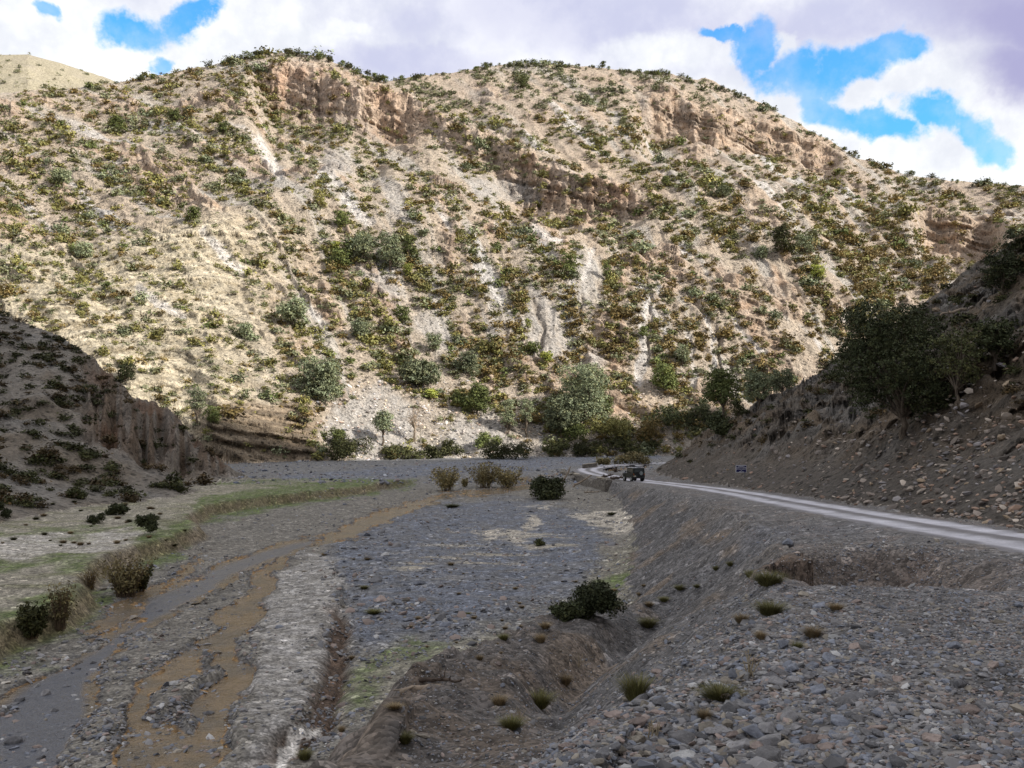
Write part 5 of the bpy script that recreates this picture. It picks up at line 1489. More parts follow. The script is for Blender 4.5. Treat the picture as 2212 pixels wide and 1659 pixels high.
# ------------------------------------------------------------------ stones
ICO_V = []
_t = (1 + 5 ** .5) / 2
for a_, b_ in ((-1, _t), (1, _t), (-1, -_t), (1, -_t)): ICO_V.append((a_, b_, 0))
for a_, b_ in ((-1, _t), (1, _t), (-1, -_t), (1, -_t)): ICO_V.append((0, a_, b_))
for a_, b_ in ((-1, _t), (1, _t), (-1, -_t), (1, -_t)): ICO_V.append((b_, 0, a_))
ICO_V = np.array(ICO_V) / math.hypot(1, _t)
ICO_F = np.array([(0, 11, 5), (0, 5, 1), (0, 1, 7), (0, 7, 10), (0, 10, 11), (1, 5, 9), (5, 11, 4), (11, 10, 2), (10, 7, 6), (7, 1, 8), (3, 9, 4), (3, 4, 2), (3, 2, 6), (3, 6, 8), (3, 8, 9), (4, 9, 5), (2, 4, 11), (6, 2, 10), (8, 6, 7), (9, 8, 1)])
PAL = np.array([(.225, .218, .220), (.135, .133, .138), (.185, .196, .228), (.25, .20, .178), (.26, .23, .19), (.36, .355, .35)])
PALN = ['grey', 'dark grey', 'bluish grey', 'pinkish brown', 'tan', 'pale grey']
PALP = np.array([.31, .17, .22, .14, .09, .07])
MSTONE = col_mat('stone_surface', .85, 9.0)
def stones_at(rng, n, box, ok, dens):
    """stones over the land, picked evenly over what shows"""
    U = rng.uniform(box[0], box[1], n); V = rng.uniform(box[2], box[3], n)
    P, cid = at_many(U, V)
    k = np.isfinite(P[:, 1]) & ok(cid)
    U, V, P = U[k], V[k], P[k]
    A = P[:, 0] / P[:, 1]
    k = rng.uniform(0, 1, len(U)) < dens(U, V, P, A)
    return U[k], V[k], P[k], A[k]
def gravel():
    rng = np.random.default_rng(11)
    out = []
    def shoulder(U, V, P, A):
        dc = grid_info('dc', A, P[:, 1]); rd = grid_info('rd', A, P[:, 1]); em = grid_info('emb', A, P[:, 1])
        k = (np.abs(rd) > 2.4) & (em > zbed(P[:, 1]) + .5) & ((grid_info('pr', A, P[:, 1]) > .95) | (rng.uniform(0, 1, len(U)) < .6))
        return k * np.clip((P[:, 1] / 15.0) ** 1.4, .22, 1) * np.where(dc > .8, .42, 1.0) * (1 - .45 * grid_info('spur', A, P[:, 1])) * (.62 + .5 * fbm(P[:, 0] / 1.8, P[:, 1] / 1.8, 601, 3))
    out.append((stones_at(rng, 155000, (860, 2240, 1080, 1680), lambda c: c == 0, shoulder), .0165, .55, 0))
    def crest(U, V, P, A):
        dc = grid_info('dc', A, P[:, 1])
        return np.exp(-((dc + .5) / .9) ** 2) * (P[:, 1] < 24) * .8
    out.append((stones_at(rng, 2600, (1000, 1900, 1230, 1680), lambda c: c == 0, crest), .042, .45, 0))
    def bed(U, V, P, A):
        em = grid_info('emb', A, P[:, 1]); dl = grid_info('dl', A, P[:, 1]); w = grid_info_wd(A, P[:, 1])
        k = (em < zbed(P[:, 1]) + .5) & (dl < -.1)
        d = np.where(w < -.2, .75, np.where(w < 3, 1.15, .62)) * (1 - .8 * grid_info('silt', A, P[:, 1]))
        return k * d * np.clip(.5 + .8 * fbm(P[:, 0] / 3, P[:, 1] / 3, 602, 3), .06, 1)
    out.append((stones_at(rng, 46000, (-60, 1420, 1010, 1680), lambda c: c == 0, bed), .062, .50, 1))
    def far(U, V, P, A):
        em = grid_info('emb', A, P[:, 1])
        return (em < zbed(P[:, 1]) + .5) * np.clip(.45 + 1.0 * fbm(P[:, 0] / 7, P[:, 1] / 5, 604, 3), .03, 1)
    out.append((stones_at(rng, 5200, (400, 1440, 978, 1046), lambda c: c == 0, far), .20, .45, 4))
    def flat(U, V, P, A):
        em = grid_info('emb', A, P[:, 1])
        return (em < zbed(P[:, 1]) + .5) * (grid_info_wd(A, P[:, 1]) > 1) * np.clip(.3 + 1.2 * fbm(P[:, 0] / 4, P[:, 1] / 4, 605, 3), .02, 1)
    out.append((stones_at(rng, 6500, (690, 1420, 1046, 1400), lambda c: c == 0, flat), .10, .5, 1))
    def scree(U, V, P, A):
        tr = grid_info('tr', A, P[:, 1])
        return (1 - .75 * ss(tr, 3, 10)) * .5
    out.append((stones_at(rng, 9000, (1420, 2240, 560, 1140), lambda c: c == 2, scree), .14, .45, 2))
    def foot(U, V, P, A):
        s = grid_info('s1', A, P[:, 1])
        return .35 * (s < .25) * (U > 680)
    out.append((stones_at(rng, 5000, (680, 1480, 820, 1000), lambda c: c == 3, foot), .34, .4, 3))
    U, V, P, A = [np.concatenate([o[0][i] for o in out]) for i in range(4)]
    S = np.concatenate([np.exp(rng.normal(math.log(o[1]), o[2], len(o[0][0]))) for o in out])
    Z = np.concatenate([np.full(len(o[0][0]), o[3]) for o in out])
    S = np.minimum(S, np.where(Z == 0, .12, np.where(Z == 1, .5, .9)))
    return U, V, P, S, Z
def grid_info_wd(A, Y):
    i = np.clip(np.round(np.interp(A, GA, np.arange(NA))).astype(int), 0, NA - 1)
    j = np.array([np.searchsorted(GY[a], y) for a, y in zip(i, Y)])
    return WD[i, np.clip(j, 0, NR - 1)]
def stone_z(P):
    """height of the finished ground mesh under P"""
    A = P[:, 0] / P[:, 1]
    i = np.clip(np.round(np.interp(A, GA, np.arange(NA))).astype(int), 0, NA - 1)
    j = np.clip(np.array([np.searchsorted(GY[a], y) for a, y in zip(i, P[:, 1])]), 1, NR - 1)
    y0, y1 = GY[i, j - 1], GY[i, j]
    t = np.clip((P[:, 1] - y0) / (y1 - y0 + 1e-9), 0, 1)
    return GZ[i, j - 1] * (1 - t) + GZ[i, j] * t
def stone_shape(seed):
    import bmesh
    rng = np.random.default_rng(seed)
    bm = bmesh.new()
    p = rng.normal(size=(15, 3)); p /= np.linalg.norm(p, axis=1, keepdims=True)
    p *= np.array([1, rng.uniform(.6, .85), rng.uniform(.38, .62)]) * rng.uniform(.85, 1.1, (15, 1))
    for q in p: bm.verts.new(q)
    r = bmesh.ops.convex_hull(bm, input=bm.verts)
    bmesh.ops.delete(bm, geom=list({g for g in r['geom_interior'] + r['geom_unused'] if isinstance(g, bmesh.types.BMVert)}), context='VERTS')
    bmesh.ops.bevel(bm, geom=list(bm.edges), offset=.035, segments=1, affect='EDGES')
    return bm
STONE_ME = {}
def stone_mesh(c, k):
    if (c, k) not in STONE_ME:
        bm = stone_shape(3000 + k)
        me = bpy.data.meshes.new('stone'); bm.to_mesh(me); bm.free()
        me.materials.append(MST[c]); STONE_ME[c, k] = me
    return STONE_ME[c, k]
def stone_mat(name, c):
    m, b, p = material(name)
    P = b.node('ShaderNodeTexCoord').outputs['Object']
    r = b.node('ShaderNodeObjectInfo').outputs['Random']
    k = b.m('MULTIPLY', b.ramp(r, 0, 1, .72, 1.35), b.ramp(b.noise(P, 2.2, 6, .65), .3, .7, .75, 1.25))
    s = b.node('ShaderNodeVectorMath', operation='SCALE'); s.inputs[0].default_value = c; b.put(s.inputs['Scale'], k)
    b.put(p.inputs['Base Color'], s.outputs[0])
    b.put(p.inputs['Normal'], b.bump(b.noise(P, 5, 5, .7), .5, .08))
    return m
MST = [stone_mat('%s_stone' % n.replace(' ', '_'), tuple(c)) for n, c in zip(PALN, PAL)]
def lay_stones():
    U, V, P, S, Z = gravel()
    rng = np.random.default_rng(12)
    n = len(U)
    zz = stone_z(P); P = P.copy(); P[:, 2] = zz
    C = rng.choice(6, n, p=PALP)
    big = np.argsort(-(S / P[:, 1]) * ((U > 10) & (U < 2200) & (V < 1655) & (Z < 2)))[:270]
    isb = np.zeros(n, bool); isb[big] = True
    def where(u, v, z):
        if z == 1: return ('in the shallow river', 'stones in the shallow river') if u < 520 else ('on the gravel flat', 'stones on the gravel flat')
        if v > 1540: return ('lying in the loose gravel at the very front', 'stones at the very front of the shoulder') if u > 1500 else ('at the front end of the gravel crest', 'stones at the front end of the crest')
        if u < 1650: return 'along the crest of the gravel shoulder', 'stones along the crest'
        return ('on the wide gravel shoulder below the road', 'stones on the wide gravel shoulder')
    for i in big:
        o = bpy.data.objects.new('stone', stone_mesh(int(C[i]), int(rng.integers(5)))); COL.objects.link(o)
        s = float(S[i])
        o.location = (P[i, 0], P[i, 1], zz[i] + .12 * s); o.scale = (s, s, s)
        o.rotation_euler = (rng.normal(0, .25), rng.normal(0, .25), rng.uniform(0, 6.28))
        w, g = where(U[i], V[i], Z[i])
        tag(o, 'loose %s angular stone %s' % (PALN[int(C[i])], w), 'stone', g)
    k = np.flatnonzero(~isb); m = len(k)
    VV = np.repeat(ICO_V[None], m, 0) * rng.uniform(.72, 1.18, (m, 12, 1))
    VV = VV * np.stack([np.ones(m), rng.uniform(.55, .95, m), rng.uniform(.30, .62, m)], 1)[:, None]
    an = rng.uniform(0, 6.28, m); tx = rng.normal(0, .28, m); ty = rng.normal(0, .28, m)
    x, y, z = VV[..., 0], VV[..., 1], VV[..., 2]
    z2 = z + x * tx[:, None] + y * ty[:, None]
    xr = x * np.cos(an)[:, None] - y * np.sin(an)[:, None]; yr = x * np.sin(an)[:, None] + y * np.cos(an)[:, None]
    s = S[k][:, None]
    X = np.stack([xr * s + P[k, 0:1], yr * s + P[k, 1:2], z2 * s + (zz[k] + .10 * S[k])[:, None]], -1).reshape(-1, 3)
    F = (ICO_F[None] + (np.arange(m) * 12)[:, None, None]).reshape(-1, 3)
    col = PAL[C[k]] * rng.uniform(.65, 1.4, (m, 1))
    col = np.where((Z[k] == 2)[:, None], col * np.array([1.15, 1.0, .85]), col)
    col = np.where((Z[k] == 3)[:, None], col * np.array([2.5, 2.3, 2.05]), col)
    col = np.where((Z[k] == 4)[:, None], col * np.array([1.05, 1.1, 1.2]), col)
    o = mesh_obj('loose_gravel', X, F, MSTONE, smooth=False, C=np.repeat(col, 12, 0))
    tag(o, 'loose gravel of the shoulder, river bed and scree', kind='stuff')
    print('stones', n)
lay_stones()
BOULD = [(1701, 1176, 42, 2, 'flat bluish boulder alone on the embankment under the road'), (1604, 1466, 40, 5, 'pale pointed boulder at the crest beside the dry stalks'),
 (1714, 1450, 42, 2, 'large bluish boulder right of the pale pointed one'), (1848, 1404, 40, 3, 'brownish block on the gravel shoulder below the pit'), (2069, 1483, 42, 1, 'dark wedge shaped boulder on the right of the gravel shoulder'),
 (1572, 1572, 48, 4, 'tan slab at the crest, largest near the front'), (1751, 1604, 50, 3, 'brown diamond shaped boulder in the front gravel'), (1588, 1512, 46, 2, 'grey blue block below the wide grey green tuft'),
 (2023, 1170, 20, 4, 'brown stone at the edge of the road'), (2169, 1454, 28, 1, 'dark stone near the right end of the shoulder'), (1914, 1622, 28, 1, 'dark bluish stone in the front gravel'),
 (1645, 1462, 36, 5, 'pale flat boulder between the two crest boulders'), (1736, 1288, 30, 4, 'tan stone on the rim of the pit'), (1690, 1398, 40, 2, 'bluish slab among the straw tufts'), (1770, 1312, 40, 2, 'broad bluish slab below the pit'),
 (78, 1478, 26, 5, 'pale boulder on the stony left edge of the river'), (100, 1500, 30, 0, 'grey boulder at the water on the stony left edge'), (30, 1595, 44, 1, 'dark rounded boulder standing in the river'), (88, 1634, 28, 1, 'dark boulder in the river near the bottom'),
 (200, 1428, 20, 1, 'dark stone in the blue channel'), (143, 1482, 20, 1, 'dark flat stone low in the blue channel'), (446, 1567, 22, 5, 'pale flat stone in the ochre water'), (438, 1642, 28, 5, 'white flat stone at the bottom of the ochre water'), (220, 1600, 24, 5, 'pale stone on the gravel bar'), (2200, 1310, 30, 2, 'bluish slab at the right edge of the shoulder')]
def boulders():
    rng = np.random.default_rng(21)
    for k, (u, v, w, c, lab) in enumerate(BOULD):
        p = at(min(u, 2210), v)
        s = w * p[1] / FP / 2
        bm = stone_shape(3200 + k)
        me = bpy.data.meshes.new('boulder'); bm.to_mesh(me); bm.free(); me.materials.append(MST[c])
        o = bpy.data.objects.new('boulder', me); COL.objects.link(o)
        zz = stone_z(p[None])[0]
        o.location = (p[0], p[1], zz + .25 * s); o.scale = (s, s, s * 1.15); o.rotation_euler = (rng.normal(0, .2), rng.normal(0, .2), rng.uniform(0, 6.28))
        tag(o, lab, 'boulder')
boulders()
tick('stones')
# ------------------------------------------------------------------ four-wheel-drive car
import bmesh
def bm_obj(name, bm, mat, parent=None, smooth=False):
    me = bpy.data.meshes.new(name); bm.to_mesh(me); bm.free()
    if smooth:
        for f in me.polygons: f.use_smooth = True
    return link(name, me, mat, parent)
def box(bm, x0, x1, y0, y1, z0, z1, taper=0.0, bev=0.0):
    vs = [bm.verts.new((x, y, z)) for z in (z0, z1) for y in (y0, y1) for x in (x0, x1)]
    if taper:
        for v in vs[4:]: v.co.x *= (1 - taper)
    f = [(0, 2, 3, 1), (4, 5, 7, 6), (0, 1, 5, 4), (2, 6, 7, 3), (0, 4, 6, 2), (1, 3, 7, 5)]
    fs = [bm.faces.new([vs[i] for i in q]) for q in f]
    if bev:
        es = list({e for q in fs for e in q.edges})
        bmesh.ops.bevel(bm, geom=es, offset=bev, segments=2, affect='EDGES')
    return vs
def disc(bm, c, axis, r, w, seg=24, inner=0.0):
    """solid wheel-like disc along axis 0/1"""
    ax = axis; o = [i for i in range(3) if i != ax]
    prof = [(0, -w), (r * .92, -w), (r, -w * .65), (r, w * .65), (r * .92, w), (0, w)]
    rings = []
    for rr, ww in prof:
        ring = []
        for k in range(seg):
            a = 2 * math.pi * k / seg
            p = [0, 0, 0]; p[ax] = c[ax] + ww; p[o[0]] = c[o[0]] + rr * math.cos(a); p[o[1]] = c[o[1]] + rr * math.sin(a)
            ring.append(bm.verts.new(p))
            if rr == 0: break
        rings.append(ring)
    for A, B in zip(rings[:-1], rings[1:]):
        for k in range(seg):
            if len(A) == 1: bm.faces.new((A[0], B[k], B[(k + 1) % seg]))
            elif len(B) == 1: bm.faces.new((A[k], A[(k + 1) % seg], B[0]))
            else: bm.faces.new((A[k], A[(k + 1) % seg], B[(k + 1) % seg], B[k]))
    bmesh.ops.recalc_face_normals(bm, faces=bm.faces)
MCAR = plain_mat('dark_green_paint', (.011, .016, .015), .35, spec=.5, nz=.12)
MTYRE = plain_mat('tyre_rubber', (.022, .022, .023), .8)
MRIM = plain_mat('wheel_steel', (.30, .31, .30), .5, spec=.5)
MGLASS = plain_mat('car_glass', (.05, .06, .062), .08, spec=.8, nz=.05)
MRED = plain_mat('lamp_red', (.35, .05, .015), .3, spec=.5)
MAMB = plain_mat('lamp_amber', (.45, .16, .02), .3, spec=.5)
MROOF = plain_mat('pale_roof_paint', (.62, .62, .66), .5, spec=.4, nz=.06)
MRACK = plain_mat('rack_steel', (.03, .03, .032), .6)
MPLATE = plain_mat('number_plate', (.55, .52, .42), .5)
MCOVER = plain_mat('spare_cover', (.16, .18, .175), .5, spec=.4)
def car():
    # y forward, x to the right; length 3.9, width 1.75
    root = bpy.data.objects.new('four_wheel_drive_car', None); COL.objects.link(root)
    tag(root, 'dark green boxy car with spare wheel at the back, on the dirt road', 'car')
    b = bmesh.new()
    box(b, -.87, .87, -1.95, .25, .62, 1.18, 0, .05)            # lower tub
    box(b, -.80, .80, .252, 1.80, .62, 1.10, 0, .06)            # bonnet block
    box(b, -.89, .89, .95, 1.74, .78, 1.02, 0, .05)             # front wings
    box(b, -.82, .82, -1.90, 1.85, .48, .62, 0, .02)            # chassis skirt
    vs = box(b, -.85, .85, -1.93, .30, 1.182, 1.86, .085, .04)  # cab
    bm_obj('body', b, MCAR, root)
    b = bmesh.new(); box(b, -.77, .77, -1.90, .22, 1.862, 1.93, .03, .03); bm_obj('roof', b, MROOF, root)
    # roof rack: frame, legs and cross bars
    b = bmesh.new()
    for x in (-.72, .72): box(b, x - .02, x + .02, -1.85, .15, 2.02, 2.06)
    for y in np.linspace(-1.85, .13, 7): box(b, -.70, .70, y, y + .035, 1.985, 2.015)
    for x in (-.72, .72):
        for y in (-1.7, -.8, .05): box(b, x - .018, x + .018, y, y + .036, 1.932, 2.018)
    rk = bm_obj('roof_rack', b, MRACK, root)
    b = bmesh.new(); box(b, -.60, -.05, -.75, .08, 2.062, 2.22, 0, .05); bm_obj('luggage_roll', b, MRACK, rk)
    b = bmesh.new(); box(b, .02, .66, -1.75, .0, 2.062, 2.13, 0, .02); bm_obj('luggage_board', b, MROOF, rk)
    # glass
    def pane(name, *a):
        b = bmesh.new(); box(b, *a); return bm_obj(name, b, MGLASS, root)
    for sx in (-1, 1):
        xo = sx * .822
        b = bmesh.new()
        for y0, y1 in ((-1.72, -.98), (-.80, -.42), (-.32, .16)):
            vs = box(b, xo - .012, xo + .012, y0, y1, 1.30, 1.72)
            for v in vs:
                v.co.x -= sx * (v.co.z - 1.30) * .105 - sx * .012
        bm_obj('side_window', b, MGLASS, root)
    pane('rear_window', -.60, .52, -1.945, -1.90, 1.32, 1.70)
    b = bmesh.new(); vs = box(b, -.70, .70, .285, .325, 1.26, 1.76)
    bm_obj('windscreen', b, MGLASS, root)
    # wheels
    for x in (-.74, .74):
        for y in (-1.22, 1.22):
            b = bmesh.new(); disc(b, (x, y, .40), 0, .40, .12, 28); w = bm_obj('wheel', b, MTYRE, root)
            b = bmesh.new(); disc(b, (x + math.copysign(.075, x), y, .40), 0, .22, .06, 20); bm_obj('rim', b, MRIM, w)
    # mud flaps and arches
    for x in (-.74, .74):
        b = bmesh.new(); box(b, x - .13, x + .13, -1.74, -1.72, .22, .58); bm_obj('mud_flap', b, MTYRE, root)
        b = bmesh.new(); box(b, math.copysign(.85, x) - .05, math.copysign(.85, x) + .05, -1.66, -.78, .84, .90, 0, .02); bm_obj('wheel_arch', b, MRACK, root)
    b = bmesh.new(); disc(b, (.24, -2.06, 1.18), 1, .37, .10, 28); sw = bm_obj('spare_wheel', b, MTYRE, root)
    b = bmesh.new(); disc(b, (.24, -2.135, 1.18), 1, .26, .045, 24); bm_obj('rim', b, MCOVER, sw)
    b = bmesh.new(); box(b, -.80, .80, -2.03, -1.955, .50, .63, 0, .02); bm_obj('rear_bumper', b, MRACK, root)
    for x in (-.74, .74):
        b = bmesh.new(); box(b, x - .06, x + .06, -1.985, -1.952, .92, 1.02, 0, .01); bm_obj('tail_light', b, MRED, root)
        b = bmesh.new(); box(b, x - .05, x + .05, -1.985, -1.952, 1.05, 1.13, 0, .01); bm_obj('indicator', b, MAMB, root)
        b = bmesh.new(); box(b, math.copysign(1.0, x) - .09, math.copysign(1.0, x) + .09, .20, .25, 1.24, 1.44, 0, .02)
        bm_obj('mirror', b, MRACK, root)
        b = bmesh.new(); disc(b, (math.copysign(.55, x), 1.81, .92), 1, .10, .03, 16); bm_obj('headlight', b, MROOF, root)
    b = bmesh.new(); box(b, -.80, -.42, -1.975, -1.955, .74, .84); bm_obj('number_plate', b, MPLATE, root)
    b = bmesh.new(); box(b, -.88, -.86, -.30, .20, .70, 1.16, 0, .01); bm_obj('door', b, MCAR, root)
    b = bmesh.new(); box(b, .86, .88, -.30, .20, .70, 1.16, 0, .01); bm_obj('door', b, MCAR, root)
    p = at(1368, 1040)
    y = p[1]; x = p[0]
    root.location = (x, y, float(zroad(y)) - .01)
    root.rotation_euler = (0, 0, R(15))
    return root
car()

# ------------------------------------------------------------------ road sign
def sign():
    p = at(1601, 1036)
    root = bpy.data.objects.new('road_sign', None); COL.objects.link(root)
    root.location = p; root.rotation_euler = (0, 0, R(6))
    s = p[1] / FP
    tag(root, 'dark blue notice board with white rim and white writing on a post beside the road', 'sign')
    w, h = 24 * s, 16.0 * s
    z0 = 15.0 * s
    MBLUE = plain_mat('sign_blue', (.012, .014, .075), .45, nz=.1)
    MWHITE = plain_mat('sign_white', (.62, .62, .66), .5, nz=.06)
    MPOST = plain_mat('grey_post', (.14, .14, .14), .6)
    b = bmesh.new(); box(b, -w / 2, w / 2, -.02, .02, z0, z0 + h, 0, .01); bm_obj('rim', b, MWHITE, root)
    b = bmesh.new(); box(b, -w / 2 * .93, w / 2 * .93, -.032, -.021, z0 + h * .06, z0 + h * .94); pn_ = bm_obj('panel', b, MBLUE, root)
    # weathered lines of writing, too far off to read: strokes of uneven height
    rng = np.random.default_rng(3)
    b = bmesh.new()
    for zc, x0, x1 in ((.84, -.62, .62), (.64, -.92, .92), (.46, -.92, .92), (.30, -.10, .12), (.13, -.42, .42)):
        x = x0
        while x < x1:
            l = rng.uniform(.02, .07)
            hh = rng.uniform(.03, .065)
            box(b, x * w / 2, min(x + l, x1) * w / 2, -.040, -.0325, z0 + h * (zc - hh * rng.uniform(.3, 1)), z0 + h * (zc + hh * .8))
            x += l + rng.uniform(.0, .03)
    bm_obj('lettering', b, MWHITE, pn_)
    b = bmesh.new(); box(b, w * .30, w * .30 + .09, .022, .11, -.4, z0 + h * .9); bm_obj('post', b, MPOST, root)
sign()

# ------------------------------------------------------------------ broken retaining wall beside the road and driftwood
MWALL = None
def wall_mat():
    m, b, p = material('rubble_wall')
    P = b.node('ShaderNodeNewGeometry').outputs['Position']
    v = b.node('ShaderNodeTexVoronoi'); b.put(v.inputs['Vector'], b.vscale(P, (1, 1, 1.6))); v.inputs['Scale'].default_value = 2.6
    e = b.voro(b.vscale(P, (1, 1, 1.6)), 2.6, 'DISTANCE_TO_EDGE')
    s = b.node('ShaderNodeSeparateColor'); b.nt.links.new(v.outputs['Color'], s.inputs[0])
    c = b.mix(s.outputs[0], (.15, .135, .12), (.26, .235, .20))
    c = b.mix(b.ramp(e, .02, .10), (.09, .08, .07), c)
    b.put(p.inputs['Base Color'], c)
    b.put(p.inputs['Normal'], b.bump(b.m('ADD', b.ramp(e, 0, .16), b.noise(P, 4, 5, .6)), .8, .12))
    return m
MWALL = wall_mat()
MCAP = plain_mat('pale_coping', (.36, .32, .26), nz=.2)
MLOG = plain_mat('bleached_log', (.25, .20, .15), nz=.35)
MDEAD = plain_mat('dark_dead_wood', (.075, .055, .042), nz=.35)
def wall():
    path = np.array([(9.0, 160), (8.5, 153.5), (9.5, 147), (10.4, 141), (11.2, 134), (12.1, 128), (12.8, 122)])
    P = catmull(path, 10)
    T = np.gradient(P, axis=0); T /= np.linalg.norm(T, axis=1, keepdims=True); Nn = np.stack([-T[:, 1], T[:, 0]], 1)
    n = len(P)
    rng = np.random.default_rng(17)
    top = zroad(P[:, 1]) + .25 + .25 * pn(np.arange(n) / 4.0, np.zeros(n), 700) + .12 * pn(np.arange(n) / 1.3, np.zeros(n), 701)
    top = top - .9 * np.exp(-((np.arange(n) - 44) / 3.0) ** 2)
    bot = zbed(P[:, 1]) - .6
    V, F = [], []
    rows = 9
    for i in range(n):
        for side in (0, 1):
            for j in range(rows):
                t = j / (rows - 1)
                off = (.42 + .28 * (1 - t)) * (1 if side == 0 else -1) + .10 * float(pn(P[i, 1] / 1.1, t * 5 + side * 9, 702))
                V.append((P[i, 0] + Nn[i, 0] * off, P[i, 1] + Nn[i, 1] * off, bot[i] + (top[i] - bot[i]) * t))
    V = np.array(V); R2 = rows * 2
    for i in range(n - 1):
        o = i * R2
        for j in range(rows - 1):
            F.append((o + j, o + R2 + j, o + R2 + j + 1, o + j + 1))
            F.append((o + rows + j + 1, o + R2 + rows + j + 1, o + R2 + rows + j, o + rows + j))
        F.append((o + rows - 1, o + R2 + rows - 1, o + R2 + 2 * rows - 1, o + 2 * rows - 1))
    for o in (0, (n - 1) * R2):
        for j in range(rows - 1): F.append((o + j, o + j + 1, o + rows + j + 1, o + rows + j))
    root = mesh_obj('stone_wall', V, np.array(F), MWALL, smooth=False)
    tag(root, 'broken grey stone retaining wall below the road, half collapsed at its near end', 'wall')
    for k in range(0, n - 3, 5):
        if rng.uniform() < .25 or 40 < k < 48: continue
        b = bmesh.new(); L = rng.uniform(1.3, 2.4)
        box(b, -L / 2, L / 2, -.42, .42, 0, .16, .04, .03)
        o = bm_obj('coping', b, MCAP, root)
        d = P[k + 2] - P[k]
        o.location = (P[k + 1, 0], P[k + 1, 1], max(top[k], top[k + 1]) + .01); o.rotation_euler = (rng.normal(0, .06), rng.normal(0, .06), math.atan2(d[1], d[0]))
wall()
def log(name, a, c, r, mat, label, cat, seed, twigs=0):
    """a bleached trunk from point a to point c, with stubs"""
    rng = np.random.default_rng(seed)
    a, c = np.array(a, float), np.array(c, float)
    k = np.linspace(0, 1, 8)[:, None]; L = np.linalg.norm(c - a)
    pth = a + (c - a) * k + rng.normal(size=(8, 3)) * .02 * L
    parts = [tube(pth, r * np.linspace(1.15, .6, 8) * rng.uniform(.85, 1.15, 8), 8)]
    for q in range(twigs):
        i = rng.integers(1, 7); d = rng.normal(size=3); d[2] = abs(d[2]) * .8 + .2; d /= np.linalg.norm(d)
        l = L * rng.uniform(.15, .4)
        s = np.stack([pth[i], pth[i] + d * l * .5 + rng.normal(size=3) * .03 * l, pth[i] + d * l + rng.normal(size=3) * .1 * l])
        parts.append(tube(s, r * np.array([.55, .35, .1]), 5))
    V, F = join_geo(parts)
    tag(mesh_obj(name, V, F, mat), label, cat)
def gp(u, v, dz=0.0):
    p = at(u, v); return p + np.array([0, 0, dz])
a_ = gp(1216, 1042); log('log', a_, a_ + np.array([1.2, .5, 2.3]), .16, MLOG, 'pale log leaning against the far end of the stone wall', 'driftwood', 1)
a_ = gp(1238, 1052); log('log', a_, a_ + np.array([2.6, -.5, 1.7]), .15, MLOG, 'brown log leaning up against the middle of the stone wall', 'driftwood', 2, 1)
a_ = gp(1298, 1040, .35); log('driftwood', a_, a_ + np.array([1.7, -.3, .4]), .14, MDEAD, 'dark driftwood heaped at the road edge above the wall', 'driftwood', 3, 9)
a_ = gp(1318, 1038, .3); log('driftwood', a_, a_ + np.array([1.9, .2, .1]), .17, MDEAD, 'knotted driftwood right beside the car at the road edge', 'driftwood', 4, 8)
a_ = gp(1148, 1042); log('driftwood', a_, a_ + np.array([2.6, .3, .3]), .11, MDEAD, 'tangle of dark branches behind the wide dark bush', 'driftwood', 5, 12)
a_ = gp(1170, 1046); log('driftwood', a_, a_ + np.array([2.2, .6, .2]), .10, MLOG, 'pale tangle of branches left of the wall', 'driftwood', 6, 10)
a_ = gp(1034, 1002); log('driftwood', a_, a_ + np.array([3.4, .2, .4]), .13, MDEAD, 'dead branches stranded on the far gravel', 'driftwood', 7, 8)
a_ = gp(868, 1498, .05); log('driftwood', a_, a_ + np.array([.78, .12, .07]), .075, MLOG, 'short thick brown driftwood on the lower bank', 'driftwood', 8, 3)
a_ = gp(908, 1472, .05); log('driftwood', a_, a_ + np.array([.85, -.35, .02]), .04, MDEAD, 'dark thin branch just behind the brown driftwood', 'driftwood', 9, 6)
a_ = gp(1196, 1062); log('driftwood', a_, a_ + np.array([1.6, -.6, .25]), .09, MLOG, 'bleached sticks right of the wide dark bush', 'driftwood', 10, 5)
a_ = gp(1262, 1064); log('driftwood', a_, a_ + np.array([2.0, -.2, .15]), .08, MLOG, 'bleached sticks at the foot of the stone wall', 'driftwood', 11, 5)
a_ = gp(1326, 1074, .1); log('log', a_, a_ + np.array([1.6, .6, 1.0]), .07, MLOG, 'thin pole on the rubble at the near end of the wall', 'driftwood', 12)
# dead spiky plant on the mound beside the road
def spiky(u, v, label):
    p = at(u, v); rng = np.random.default_rng(8)
    parts = []
    for k in range(16):
        an = rng.uniform(0, 6.28); e = rng.uniform(.3, 1.3)
        d = np.array([math.cos(an) * math.cos(e), math.sin(an) * math.cos(e), math.sin(e)]) * rng.uniform(.8, 1.5)
        parts.append(tube(np.stack([[0, 0, -.1], d * .5, d + np.array([0, 0, -.15])]), np.array([.09, .08, .01]), 5))
    V, F = join_geo(parts)
    o = mesh_obj('spiky_plant', V, F, MDEAD); o.location = p
    tag(o, label, 'plant')
spiky(1330, 1020, 'dark dead spiky plant on the low mound inside the road bend')
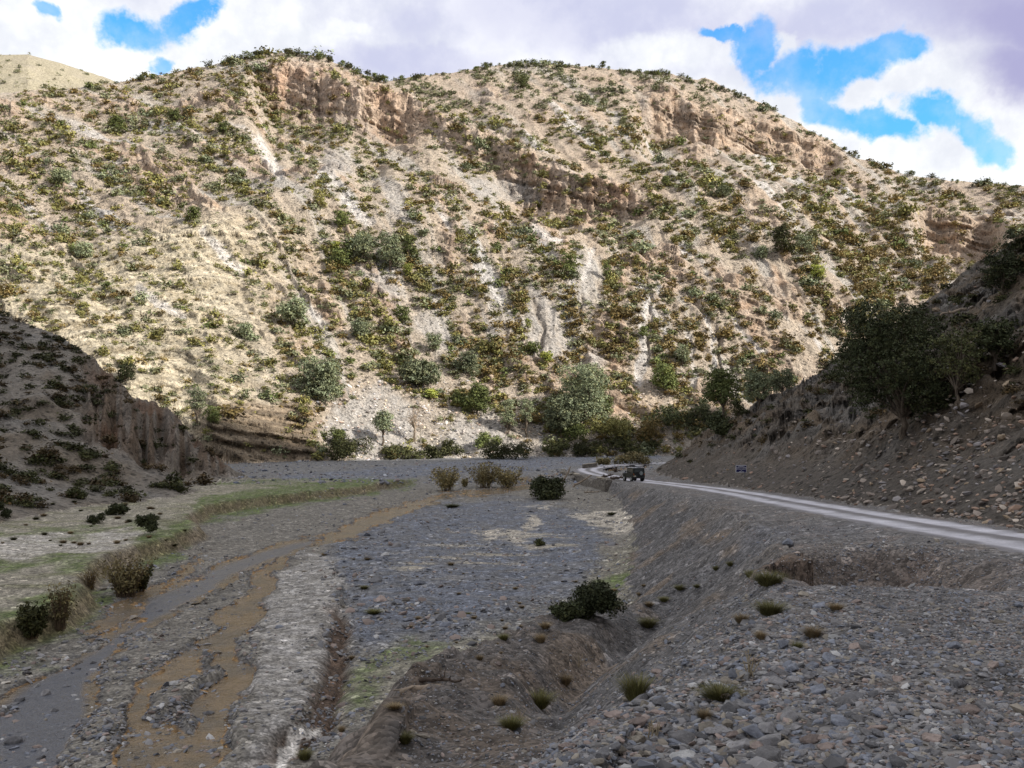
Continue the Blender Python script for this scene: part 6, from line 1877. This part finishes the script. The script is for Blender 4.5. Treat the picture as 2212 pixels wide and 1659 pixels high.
# stalks at the crest
def stalks(u, v, h, label, seed):
    p = at(u, v); s = p[1] / FP * h; rng = np.random.default_rng(seed)
    parts = []
    for k in range(7):
        d = np.array([rng.normal(0, .30), rng.normal(0, .2), 1]) * s * rng.uniform(.6, 1.1)
        q = np.array([rng.normal(0, .015), rng.normal(0, .015), -.02])
        mid = q + d * .5 + rng.normal(size=3) * .05 * s
        parts.append(tube(np.stack([q, mid, q + d]), np.array([.006, .005, .002]), 4))
        for _ in range(3):
            t = mid + (d * .5) * rng.uniform(-.3, .8); e = t + rng.normal(size=3) * .16 * s + np.array([0, 0, .1 * s])
            parts.append(tube(np.stack([t, (t + e) / 2, e]), np.array([.004, .003, .0015]), 4))
    V, F = join_geo(parts)
    o = mesh_obj('dry_plant', V, F, MSTRAWS); o.location = p
    tag(o, label, 'plant')
MSTRAWS = plain_mat('dry_stalk', (.34, .28, .19), nz=.2)
stalks(1622, 1462, 66, 'pale dry branching stalks between the crest boulders', 1)
stalks(1412, 1596, 42, 'thin dry stalks at the front end of the crest', 2)
stalks(1250, 1440, 34, 'pale dry stalks above the gully between spur and crest', 3)
stalks(1120, 1556, 30, 'dry flower stalks in the gully', 4)
# low parapet at the bend
def parapet():
    b = bmesh.new()
    a, c = at(1262, 1012), at(1288, 1008)
    d = c - a; L = float(np.hypot(d[0], d[1]))
    box(b, -.5, L, -.25, .25, -.5, .75, 0, .04)
    o = bm_obj('parapet', b, MWALL); o.location = a; o.rotation_euler = (0, 0, math.atan2(d[1], d[0]))
    b = bmesh.new(); box(b, -.55, L + .05, -.31, .31, .752, .87, 0, .02); bm_obj('coping', b, MCAP, o)
    tag(o, 'low stone parapet on the outer side of the road bend', 'wall')
parapet()
# post by the river hedge and the wire crossing in front of the round tree
def post_wire():
    p = at(909, 962); h = 36 * p[1] / FP
    b = bmesh.new(); bmesh.ops.create_cone(b, cap_ends=True, segments=10, radius1=.11, radius2=.09, depth=h + .6, matrix=Matrix.Translation((0, 0, h / 2 - .3)))
    o = bm_obj('wooden_post', b, plain_mat('pale_post', (.40, .36, .29), nz=.2)); o.location = p
    tag(o, 'pale bare post standing among bushes right of the leafless tree', 'post')
    y = 215.0
    A = np.array([(1490 - CU) / FP * y, y, (HV - 846) / FP * y]); B = np.array([(1660 - CU) / FP * y, y + 8, (HV - 838) / FP * y])
    k = np.linspace(0, 1, 16)[:, None]
    pth = A + (B - A) * k; pth[:, 2] -= .5 * 4 * (k * (1 - k))[:, 0]
    V, F = tube(pth, np.full(16, .035), 5)
    tag(mesh_obj('overhead_wire', V, F, plain_mat('pale_wire', (.5, .5, .48), .5)), 'thin pale wire hanging in front of the round green tree', 'wire')
post_wire()
# leaning dead trunk on the shaded rocks
a_ = gp(2086, 668); log('dead_trunk', a_, a_ + np.array([-2.1, .5, -.5]), .13, MLOG, 'dead leaning trunk jutting out of the shaded rocks', 'dead tree', 14, 2)
tick('things')
